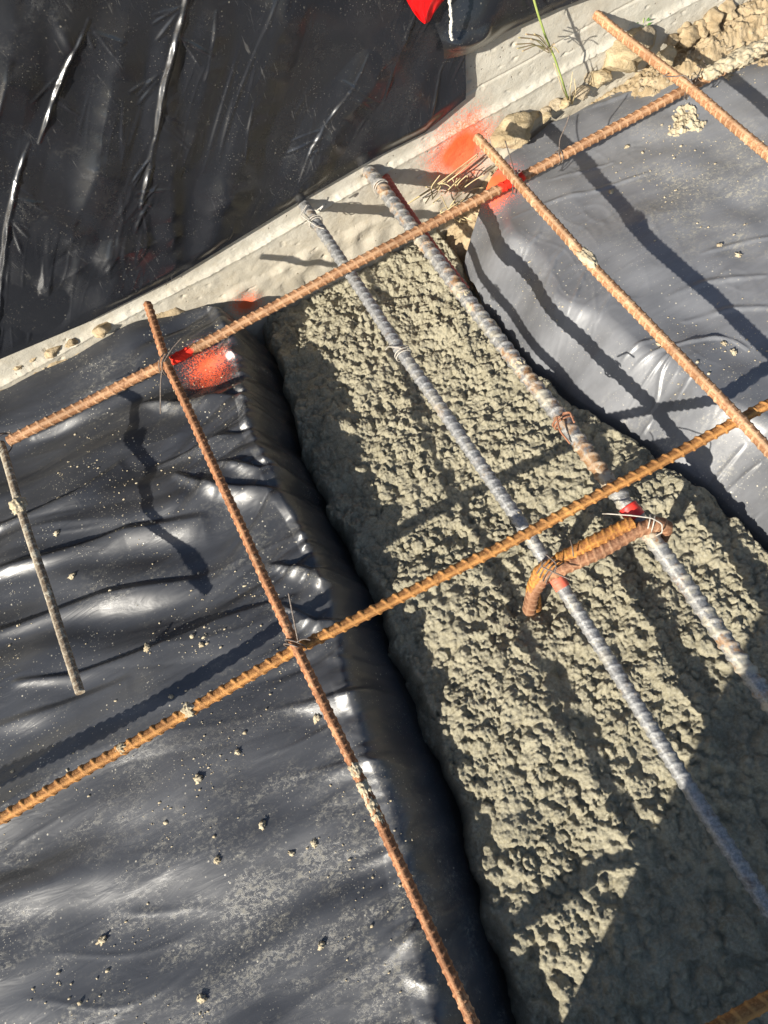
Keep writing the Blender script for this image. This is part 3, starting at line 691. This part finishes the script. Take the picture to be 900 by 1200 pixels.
def band(parent, Q, uv, half, r, mat, name='paint_band'):
    i = nearest(Q, uv); st = np.linalg.norm(Q[1] - Q[0]); k = max(2, int(half / st))
    seg = Q[max(0, i - k):i + k + 1]
    m = len(seg); rad = r + 0.0006 * noise(np.arange(m)[:, None] * 0.4, np.arange(20)[None, :] * 0.9, i)
    return sweep(name, seg, rad, mat, parent, 20)
def lump_mesh(name, c, rad, mat, parent=None, seed=0, sub=4, flat=0.7, amp=0.35, freq=2.2, sx=1.0, rot=0.0, label=None, cat=None, facets=0.0):
    bm = bmesh.new(); bmesh.ops.create_icosphere(bm, subdivisions=sub, radius=1.0)
    co = np.array([v.co[:] for v in bm.verts])
    n = fbm(co[:, 0] * freq + co[:, 2] * 1.3, co[:, 1] * freq - co[:, 2] * 0.9, 4, seed) * amp + noise(co[:, 2] * freq + 3, co[:, 0] * freq, seed + 9) * amp * 0.6
    if facets:
        rs = np.random.default_rng(seed)
        for _ in range(7):
            nn = rs.normal(size=3); nn /= np.linalg.norm(nn); dcut = rs.uniform(0.55, 0.8)
            ex = co @ nn - dcut
            co = co - np.clip(ex, 0, None)[:, None] * nn * facets
    co = co * (1 + n)[:, None]
    co[:, 0] *= sx; co[:, 2] *= flat
    cr, sr = math.cos(rot), math.sin(rot)
    x = co[:, 0] * cr - co[:, 1] * sr; y = co[:, 0] * sr + co[:, 1] * cr
    co = np.stack([x, y, co[:, 2]], -1) * rad
    for v, p in zip(bm.verts, co): v.co = p
    for f in bm.faces: f.smooth = True
    me = bpy.data.meshes.new(name); bm.to_mesh(me); bm.free(); me.materials.append(mat)
    o = bpy.data.objects.new(name, me); o.location = c; COL.objects.link(o)
    if parent: o.parent = parent
    if label: tag(o, label, cat)
    return o
band(r1, R1Q, (655, 682), 0.011, 0.0117, m_redo)
band(r2, R2Q, (738, 601), 0.012, 0.0148, m_red)
def crust(parent, Q, uv, rad, seed, sx=1.5, dz=0.004, along=None):
    i = nearest(Q, uv); t = Q[min(i + 3, len(Q) - 1)] - Q[max(i - 3, 0)]
    p = Q[i] + np.array([0, 0, dz])
    return lump_mesh('mortar_crust', tuple(p), rad, m_crust, parent, seed, 4, 0.7, 0.36, 2.4, sx, math.atan2(t[1], t[0]))
crust(bg, GQ, (24, 593), 0.012, 3, 1.3)
crust(b2, B2Q, (226, 838), 0.010, 5, 1.0); crust(b2, B2Q, (145, 880), 0.0075, 6, 1.2)
for k, (uv, r_) in enumerate([((418, 902), .007), ((428, 925), .0075), ((437, 945), .007), ((440, 960), .006)]): crust(ba, AQ, uv, r_, 20 + k, 1.7)
crust(bc, CQ, (692, 303), 0.010, 31, 2.2, 0.006)
for k, (uv, r_) in enumerate([((602, 433), .010), ((545, 345), .010), ((575, 385), .007)]): crust(r2, R2Q, uv, r_, 40 + k, 1.3, 0.006)
for k, (uv, r_) in enumerate([((835, 92), .014), ((850, 82), .016), ((868, 72), .017), ((885, 66), .015), ((905, 55), .014)]): crust(b1, B1Q, uv, r_, 50 + k, 1.7, 0.008)
crust(r1, R1Q, (607, 606), 0.008, 61, 1.2, 0.004); crust(r1, R1Q, (622, 632), 0.009, 62, 1.2, 0.002)

# ------------------------------------------------------------------ tie wires
m_wire = rust_mat('wire_steel', (0.10, 0.08, 0.07), (0.18, 0.14, 0.11), (0.25, 0.2, 0.16), (0.3, 0.3, 0.3), 0.2, rough=0.5)
m_wirer = rust_mat('wire_rust', (0.30, 0.12, 0.06), (0.42, 0.19, 0.11), (0.46, 0.25, 0.16), (0.5, 0.3, 0.2), 0.2)
m_wirel = rust_mat('wire_pale', (0.40, 0.36, 0.30), (0.5, 0.46, 0.40), (0.55, 0.52, 0.46), (0.5, 0.5, 0.5), 0.2, rough=0.45)
def tie(label, c, ang, mat=None, rx=0.018, rz=0.020, turns=1.6, tails=(), rad=0.0011):
    """loop round a crossing at 3-D point c, lying in the upright plane at angle ang, plus bent tails (lists of photo points with heights)"""
    a = np.linspace(0.4, 0.4 + turns * 2 * np.pi, int(26 * turns))
    d = np.array([math.cos(ang), math.sin(ang), 0]); e = np.array([-math.sin(ang), math.cos(ang), 0])
    loop = [c + d * rx * math.cos(t) + np.array([0, 0, 1]) * rz * math.sin(t) + e * 0.006 * (t / 6.3 - turns / 2) for t in a]
    root = None
    paths = [loop] + [[hz(*p) for p in tl] for tl in tails]
    bmx = bmesh.new()
    parts = []
    for k, P in enumerate(paths):
        Q, s = smooth_path(P, 0.0022, 3)
        if len(Q) < 4: continue
        parts.append(sweep('tie_wire', Q, rad, mat or m_wire, None, 6))
    for p in parts: bmx.from_mesh(p.data)
    o = parts[0]
    bmx.to_mesh(o.data); bmx.free()
    for f in o.data.polygons: f.use_smooth = True
    for p in parts[1:]: bpy.data.objects.remove(p)
    return tag(o, label, 'wire', 'tie wires on the bars')
def cross(uv, z): return hz(uv[0], uv[1], z)
tie('dark tie wire with upright tails beside the left red patch', cross((196, 427), .056), 0.8, tails=[[(192, 424, .075), (202, 408, .085), (213, 396, .09)], [(190, 432, .06), (188, 450, .045), (188, 485, -.02)]])
tie('tie wire at the crossing of the two orange bars on the left plastic', cross((346, 757), .010), -0.7, rx=.016, rz=.019, tails=[[(349, 750, .03), (344, 725, .05), (338, 695, .07)], [(348, 752, .03), (356, 748, .03), (364, 750, .028)]])
tie('black looped tie wire at the crossing nearest the orange wall paint', cross((605, 213), .026), 0.9, tails=[[(604, 205, .05), (598, 185, .06), (592, 165, .075)]])
tie('lone upright wire sprig on the tan bar below the stones', cross((655, 184), .013), 1.57, rx=.011, rz=.012, tails=[[(655, 180, .024), (656, 163, .035), (664, 145, .05), (667, 135, .06)]])
tie('curly tie wire where the upper right bars cross', cross((806, 103), .022), 0.9, tails=[[(783, 86, .05), (775, 90, .045), (790, 90, .045), (803, 88, .05), (812, 98, .045)], [(815, 95, .04), (822, 80, .03), (816, 76, .02), (830, 82, .0), (824, 70, .0)]])
tie('thin tie wire at the tan bar\'s left end', cross((4, 520), .036), 0.7, tails=[[(-5, 512, .03), (10, 506, .035), (18, 509, .04)], [(0, 508, .04), (14, 508, .03), (15, 511, .03)]])
tie('twisted tie wire round the grey bar near the wall', R1Q[nearest(R1Q, (368, 262))], 0.0, m_wirel, rx=.014, rz=.014, tails=[[(360, 240, .018), (352, 252, .01), (372, 266, .012), (380, 268, .01)], [(375, 246, .018), (380, 240, .025), (372, 246, .016)]])
tie('pale tie wire loop round the grey bar above mid length', R1Q[nearest(R1Q, (476, 412))], 0.0, m_wirel, rx=.0145, rz=.0145, turns=2.2, tails=[[(470, 408, .0), (455, 406, -.01), (452, 410, -.03)]])
tie('bent rust red tie wire on the ribbed bar above the orange crossing bar', R2Q[nearest(R2Q, (660, 494))], 0.0, m_wirer, rx=.017, rz=.017, turns=1.8, tails=[[(652, 488, -.01), (656, 505, -.012), (668, 520, -.03)], [(660, 484, -.005), (668, 483, .015), (673, 495, .02)]], rad=.0016)
tie('pale tie wire looping over the brown hook by the red band', cross((762, 614), -.045), 0.9, m_wirel, rx=.013, rz=.018, tails=[[(706, 602, -.04), (712, 602, -.02), (740, 604, -.01), (764, 607, -.01), (776, 614, -.02), (776, 624, -.04), (768, 628, -.06)]])
tie('tangle of tie wire binding the hooks to the grey bar', cross((646, 668), -.062), 0.3, rx=.020, rz=.024, turns=3.4, tails=[[(636, 656, -.03), (634, 664, -.03), (652, 672, -.03), (668, 679, -.03)], [(640, 650, -.03), (652, 660, -.025), (650, 672, -.03)], [(668, 632, -.02), (671, 642, -.02), (672, 652, -.03)]])
tie('fine tie wire round the ribbed bar close to the wall', R2Q[nearest(R2Q, (443, 222))], 0.1, m_wirel, rx=.0155, rz=.0155, turns=2.0, tails=[])

# ------------------------------------------------------------------ stones, clods, crumbs
m_stone = simple_mat('sandstone', (0.34, 0.26, 0.15), (0.48, 0.39, 0.25), 30, 0.95, 1.0, 0.007)
m_stone2 = simple_mat('grey_stone', (0.27, 0.22, 0.15), (0.40, 0.33, 0.23), 34, 0.95, 1.0, 0.007)
def stone(uv, z, r, label, seed, mat=None, sx=1.2, rot=0.3, flat=0.8, group=None, name='stone'):
    r *= 1.3 if z < -.0 and name == 'stone' else 1.0
    c = hz(*uv, z + (0.030 if name == 'stone' else 0.012))
    o = lump_mesh(name, tuple(c), r, mat or m_stone, None, seed, 4, flat, 0.22, 1.4, sx, rot, facets=0.9)
    tag(o, label, 'stone', group); return o
stone((601, 157), -.075, .028, 'squarish tan stone touching the orange paint and sheet edge', 1, sx=1.35, rot=0.5)
stone((622, 136), -.085, .015, 'tan stone just right of the squarish stone', 2, sx=1.4)
stone((640, 128), -.085, .009, 'small round pebble between tan stone and grass', 3, m_stone2)
stone((651, 123), -.080, .010, 'brownish pebble left of the grass root', 4, m_stone2)
stone((640, 138), -.085, .008, 'pebble half under the sheet edge below the round pebble', 5)
stone((662, 121), -.078, .009, 'orange tan pebble at the grass root', 6)
stone((681, 110), -.075, .012, 'grey pebble right of the grass root', 7, m_stone2)
stone((703, 92), -.065, .016, 'tan stone between the grass and the big round stone', 8)
stone((692, 90), -.06, .009, 'dark pebble against the wall beside the tan stone', 9, m_stone2)
stone((734, 62), -.045, .038, 'large round sandy stone under the wall-set bar', 10, sx=1.1)
stone((752, 44), -.02, .018, 'grey stone shaded by the wall-set bar', 11, m_stone2, sx=1.4)
stone((778, 68), -.05, .018, 'crumbly brown clod right of the wall-set bar', 12)
for k, (u_, v_, r_) in enumerate([(795, 30, .024), (808, 42, .020), (790, 48, .014), (832, 22, .026), (822, 34, .016), (850, 12, .022)]):
    stone((u_, v_), -.045, r_, 'dirt clod heaped on the bank at the upper right', 60 + k, m_dirt, 1.3, 0.4 * k, 0.8, 'dirt clods heaped on the bank', 'clod')
for k, (u_, v_, r_) in enumerate([(20, 428, .011), (62, 410, .013), (84, 402, .009), (118, 386, .016), (38, 420, .008)]):
    stone((u_, v_), -.055, r_, 'sandy clod in the dirt strip at the left', 80 + k, m_dirt, 1.5, 0.4, 0.7, 'clods in the left dirt strip', 'clod')
# spilled mortar splat
for _ in [0]:
    c = hz(803, 137, -.087)
    n = 90; a = np.linspace(-1, 1, n); A_, B_ = np.meshgrid(a, a, indexing='ij')
    X = c[0] + A_ * 0.060; Y = c[1] + B_ * 0.060
    d2 = np.hypot(A_, B_) + 0.55 * fbm(A_ * 1.8, B_ * 1.8, 4, 401)
    h = sm((0.62 - d2) / 0.22) * 0.0065 * (1 + 0.8 * fbm(A_ * 5, B_ * 5, 4, 402))
    Z = z_right(X, Y) + h - 0.003 + 0.0
    spl = grid_obj('mortar_splat', X, Y, Z, m_crust); tag(spl, 'ragged sandy mortar splat on the right plastic beside the wall-set bar', 'mortar')

# larger crumbs: one thing each; fine crumbs are one mass
def crumb(x, y, zf, r, seed):
    z = float(zf(np.array([x]), np.array([y]))[0])
    r *= 0.72
    return lump_mesh('mortar_crumb', (x, y, z + r * 0.3), r, m_crust, None, seed, 3, 0.65, 0.75, 2.6, random.uniform(1, 1.7), random.uniform(0, 3))
for k, (u_, v_, r_) in enumerate([(70, 627, .006), (88, 677, .0055), (178, 762, .006), (243, 760, .0055), (237, 914, .0075), (257, 1008, .006), (340, 1000, .0045), (376, 1108, .006), (237, 1170, .0055), (308, 967, .006), (118, 1102, .0055), (371, 841, .006), (306, 680, .004), (208, 820, .004), (281, 882, .005), (367, 988, .005)]):
    p = hz(u_, v_, -.1); tag(crumb(p[0], p[1], z_left, r_, 200 + k), 'small pale mortar crumb on the left plastic', 'crumb', 'mortar crumbs on the left plastic')
for k, (u_, v_, r_) in enumerate([(735, 173, .005), (716, 230, .0055), (860, 413, .006), (848, 403, .005), (790, 420, .004), (772, 645 - 240, .005), (865, 300, .006), (842, 290, .005)]):
    p = hz(u_, v_, -.1); tag(crumb(p[0], p[1], z_right, r_, 260 + k), 'small pale mortar crumb on the right plastic', 'crumb', 'mortar crumbs on the right plastic')
def scatter(name, n, zf, region, label, seed):
    rs = np.random.default_rng(seed); Vs = []; Fs = []; base = 0
    ico = bmesh.new(); bmesh.ops.create_icosphere(ico, subdivisions=1, radius=1.0)
    iv = np.array([v.co[:] for v in ico.verts]); fi = np.array([[v.index for v in f.verts] for f in ico.faces]); ico.free()
    x = rs.uniform(region[0], region[1], n * 6); y = rs.uniform(region[2], region[3], n * 6)
    keep = (noise(x * 5, y * 5, seed) + 0.5 * noise(x * 17, y * 17, seed + 1) + rs.normal(0, 0.25, n * 6)) > 0.28
    if zf is z_left: keep &= x < xl(y) - 0.06
    else: keep &= (x > xr(y) + 0.05) & (y < ytop_r(x) - 0.02)
    x = x[keep][:n]; y = y[keep][:n]; z = zf(x, y)
    for i in range(len(x)):
        r = 0.0005 + rs.gamma(1.1, 0.00045); r = min(r, 0.0034)
        co = iv * r * (1 + rs.uniform(-.35, .35, (len(iv), 1))) * np.array([rs.uniform(.8, 1.8), rs.uniform(.7, 1.2), .6])
        Vs.append(co + np.array([x[i], y[i], z[i] + r * 0.35])); Fs.append(fi + base); base += len(iv)
    o = mesh_np(name, np.vstack(Vs), np.vstack(Fs), m_crust, None, False)
    return tag(o, label, 'grit', kind='stuff')
scatter('grit', 1300, z_left, (-0.80, 0.0, -0.25, 1.12), 'fine pale grit scattered over the left plastic', 501)
scatter('grit', 900, z_right, (0.5, 1.4, 0.2, 1.15), 'fine pale grit scattered over the right plastic', 503)

def z_dirt(x, y):
    i = np.clip(((x + 1.4) / 3.6 * (DIRT[2].shape[0] - 1)).astype(int), 0, DIRT[2].shape[0] - 1); j = np.clip(((y - 1.03) / 0.185 * (DIRT[2].shape[1] - 1)).astype(int), 0, DIRT[2].shape[1] - 1)
    return DIRT[2][i, j]
rs = np.random.default_rng(909); Vs = []; Fs = []; nb = 0
ico = bmesh.new(); bmesh.ops.create_icosphere(ico, subdivisions=1, radius=1.0)
iv = np.array([v.co[:] for v in ico.verts]); fi = np.array([[v.index for v in f.verts] for f in ico.faces]); ico.free()
for k in range(1500):
    x = rs.uniform(-0.6, 1.4); y = rs.uniform(1.08, 1.205)
    if -0.12 < x < 0.56 or (x < 0.3 and y < 1.185): continue
    r = min(0.0011 + rs.gamma(1.2, 0.0012), 0.007)
    co = iv * r * (1 + rs.uniform(-.4, .4, (len(iv), 1))) * np.array([rs.uniform(.8, 1.6), rs.uniform(.7, 1.2), .7])
    Vs.append(co + np.array([x, y, float(z_dirt(np.array([x]), np.array([y]))[0]) + r * 0.3])); Fs.append(fi + nb); nb += len(iv)
o = mesh_np('gravel', np.vstack(Vs), np.vstack(Fs), m_stone2, None, False); tag(o, 'fine angular gravel lying in the dirt by the wall', 'gravel', kind='stuff')

# ------------------------------------------------------------------ plants
m_stem = simple_mat('grass_stem', (0.22, 0.30, 0.07), (0.34, 0.38, 0.12), 40, 0.6, 0.1, 0.0005)
m_straw = simple_mat('dry_straw', (0.42, 0.33, 0.17), (0.58, 0.48, 0.28), 40, 0.8, 0.2, 0.0005)
m_seed = simple_mat('seed_head', (0.28, 0.26, 0.12), (0.38, 0.26, 0.17), 60, 0.8, 0.2, 0.0005)
m_leaf = simple_mat('green_leaf', (0.05, 0.13, 0.02), (0.09, 0.22, 0.04), 60, 0.6, 0.2, 0.0005)
base = hz(668, 124, -.085)
gr = empty('grass_plant', tuple(base)); tag(gr, 'tall thin green grass with feathery seed head growing by the wall', 'grass plant')
def strand(name, P, r0, r1_, mat, parent, base=None, nseg=6):
    Q, s = smooth_path(np.array(P), 0.004, 6); t = np.linspace(0, 1, len(Q))
    o = sweep(name, Q, r0 * (1 - t) + r1_ * t, mat, None, nseg)
    if parent:
        o.parent = parent; o.matrix_parent_inverse = Matrix.Translation(-Vector(parent.location))
    return o
def gp(u_, v_, y_): return wy(u_, v_, y_)
strand('stem', [base, gp(660, 98, 1.135), gp(650, 68, 1.138), gp(640, 45, 1.142), gp(630, 15, 1.146), gp(622, -14, 1.15), gp(612, -60, 1.155)], .0016, .0022, m_stem, gr)
strand('leaf', [base, gp(668, 105, 1.13), gp(671, 84, 1.14)], .002, .0006, m_straw, gr)
strand('leaf', [base + np.array([.004, 0, 0]), gp(675, 108, 1.13), gp(673, 92, 1.14)], .002, .0006, m_straw, gr)
strand('leaf', [base, gp(659, 104, 1.12), gp(649, 74, 1.12)], .0018, .0007, m_straw, gr)
for k, (u_, v_) in enumerate([(604, 52), (608, 44), (612, 60), (616, 40), (622, 46), (606, 57), (626, 40), (655, 62), (650, 52)]):
    s0 = gp(643 + (k % 3), 62 - 2 * (k % 4), 1.135); e0 = gp(u_, v_, 1.12 - .004 * (k % 3)); md = (s0 + e0) / 2 + np.array([0, 0, .010])
    strand('seed_head', [s0, md, e0], .0006, .0012, m_seed, gr)
# small seedling
sb = hz(752, 40, .0)
sdl = empty('seedling', tuple(sb)); tag(sdl, 'tiny green leafy seedling sprouting beside the wall-set bar', 'seedling')
for k in range(11):
    a = k * 2.4; hgt = 0.004 + 0.0022 * k
    c = sb + np.array([math.cos(a) * .007, math.sin(a) * .005, hgt]); d = np.array([math.cos(a), math.sin(a) * .7, .5]); d /= np.linalg.norm(d)
    w = np.cross(d, [0, 0, 1]); w /= np.linalg.norm(w)
    V = [c, c + d * .006 + w * .0034, c + d * .013 + np.array([0, 0, -.001]), c + d * .006 - w * .0034, c + d * .007 + np.array([0, 0, .0012])]
    V = [np.array(p) - sb for p in V]
    o = mesh_np('leaf', V, [[0, 1, 4], [1, 2, 4], [2, 3, 4], [3, 0, 4]], m_leaf, sdl)
st = strand('stem', [sb + np.array([0, 0, -.03]), sb + np.array([0, 0, .01]), sb + np.array([.002, .002, .03])], .001, .0008, m_stem, sdl)
# dry straw tuft at the trench corner
tb = hz(520, 250, -.16); tf = empty('straw_tuft', tuple(tb)); tag(tf, 'dry straw tuft in the trench corner below the orange wall paint', 'straw')
rs = np.random.default_rng(77)
for k in range(34):
    a = np.array([rs.uniform(498, 545), rs.uniform(215, 262)]); an = rs.normal(-0.6, 0.7); ln = rs.uniform(10, 30)
    y_ = rs.uniform(1.13, 1.18)
    p0 = wy(*a, y_); p1 = wy(a[0] + ln * math.cos(an), a[1] + ln * math.sin(an), y_ - rs.uniform(-.015, .02)); md = (p0 + p1) / 2 + rs.normal(0, .005, 3)
    strand('straw', [p0, md, p1], .0013, .0008, m_straw, tf, nseg=5)
for (a, b) in [((476, 240), (560, 180)), ((482, 236), (548, 192)), ((512, 222), (560, 183))]:
    strand('straw', [wy(*a, 1.165), wy((a[0] + b[0]) / 2, (a[1] + b[1]) / 2 + 2, 1.155), wy(*b, 1.165)], .0014, .0012, m_straw, tf, nseg=5)

# ------------------------------------------------------------------ red flag and frayed string on the plastic
m_flag = MB('red_vinyl'); m_flag = m_flag.done((0.80, 0.006, 0.008), 0.32, 0, None, 0.5)
OUT = [(466, -40), (472, -12), (477, 2), (484, 14), (491, 23), (498, 28), (503, 26), (509, 15), (516, 4), (526, -6), (534, -40)]
rows = []
for t in np.linspace(0, 1, 26):
    vv = -40 + 68 * t
    lft = np.interp(vv, [-40, -12, 2, 14, 23, 28], [464, 472, 477, 484, 491, 497]); rgt = np.interp(vv, [-40, -6, 4, 15, 26, 28], [536, 527, 517, 509, 503, 499])
    row = []
    for s_ in np.linspace(0, 1, 24):
        uu = lft + (rgt - lft) * s_
        bul = 0.022 * math.sin(math.pi * s_) ** 0.7 * (1 - 0.5 * t) + 0.006 * float(noise(np.array([s_ * 5.0]), np.array([t * 3.0]), 701)[0])
        row.append(wy(uu, vv, 1.150 - bul))
    rows.append(row)
P = np.array(rows)
back_ = P.copy(); back_[:, :, 1] = np.minimum(1.165, P[:, :, 1] + 0.02)
fl = grid_obj('red_flag', P[..., 0], P[..., 1], P[..., 2], m_flag); 
sol = fl.modifiers.new('thick', 'SOLIDIFY'); sol.thickness = 0.002
tag(fl, 'shiny red vinyl flag hanging down at the top of the plastic', 'flag')
m_str = simple_mat('white_string', (0.62, 0.60, 0.52), (0.75, 0.73, 0.66), 80, 0.9, 0.3, 0.001)
Q, s = smooth_path([wy(524, -30, 1.128), wy(527, 0, 1.128), wy(529, 22, 1.128), wy(528, 38, 1.13), wy(530, 47, 1.134)], 0.0012, 6)
th = np.arange(8)
o = sweep('frayed_string', Q, 0.0024 + 0.0016 * noise(s[:, None] * 260, th[None, :] * 1.7, 720) * np.clip(2 - s[:, None] * 8, 0.3, 2), m_str, None, 8)
tag(o, 'frayed white string hanging down the black plastic flap', 'string')

# ------------------------------------------------------------------ the photographer, standing out of the frame, whose shadow falls on the concrete
def person():
    me = bpy.data.meshes.new('person'); bm = bmesh.new(); sl = bm.verts.layers.skin.verify()
    J = {}
    def j(k, p, r, ry=None):
        v = bm.verts.new(p); v[sl].radius = (r, ry or r); J[k] = v
    dx, dy = -0.16, -0.435
    def a(x, y, z): return (dx + x, dy + y, z)
    G0 = -0.10
    j('pelvis', a(0, -.02, .52), .11, .09); j('waist', a(0, .0, .66), .10, .08); j('chest', a(0, .0, .86), .125, .09); j('neck', a(0, .01, 1.02), .045); j('head', a(0, .03, 1.10), .065); j('crown', a(0, .03, 1.20), .07)
    for s in (-1, 1):
        q = 'l' if s < 0 else 'r'; bk = 0.0 if s < 0 else -0.10
        j(q + 'hip', a(s * .07, -.01 + bk * .3, .46), .095); j(q + 'knee', a(s * .068, bk * .8, .19), .082); j(q + 'ankle', a(s * .065, -.03 + bk, G0 + .07), .068); j(q + 'toe', a(s * .075, .07 + bk, G0 + .035), .045)
        j(q + 'sh', a(s * .15, .02, .94), .052); j(q + 'elb', a(s * .19, .06, .78), .038); j(q + 'wr', a(s * .10 + .06, .16, .93), .026); j(q + 'hand', a(s * .06 + .10, .205, .99), .023)
    E_ = [('pelvis', 'waist'), ('waist', 'chest'), ('chest', 'neck'), ('neck', 'head'), ('head', 'crown')]
    for q in 'lr': E_ += [('pelvis', q + 'hip'), (q + 'hip', q + 'knee'), (q + 'knee', q + 'ankle'), (q + 'ankle', q + 'toe'), ('chest', q + 'sh'), (q + 'sh', q + 'elb'), (q + 'elb', q + 'wr'), (q + 'wr', q + 'hand')]
    for x, y in E_: bm.edges.new((J[x], J[y]))
    J['pelvis'][sl].use_root = True
    bm.to_mesh(me); bm.free()
    o = bpy.data.objects.new('person', me); COL.objects.link(o)
    o.modifiers.new('skin', 'SKIN'); o.modifiers.new('sub', 'SUBSURF').levels = 2; o.modifiers['sub'].render_levels = 2
    m_cl = simple_mat('work_clothes', (0.03, 0.035, 0.05), (0.06, 0.065, 0.08), 60, 0.9, 0.4, 0.002); me.materials.append(m_cl)
    # unseen, added to widen the cast shadow: a coat, hanging in folds
    nz, na = 40, 72; t_ = np.linspace(0, 1, nz)[:, None]; th = np.linspace(0, 2 * np.pi, na)[None, :]
    zz = 0.90 - 0.95 * t_ + 0 * th
    rr = 0.125 + 0.075 * sm(t_ * 1.5) + 0.012 * np.sin(th * 9 + 2 * np.sin(th * 2)) * t_ + 0 * th
    grid_obj('shadow_coat', dx + rr * np.cos(th), dy - 0.024 + 0.96 * rr * np.sin(th), zz, m_cl, o)
    return tag(o, 'person in an added unseen coat standing at the trench edge taking the picture', 'person')
person()
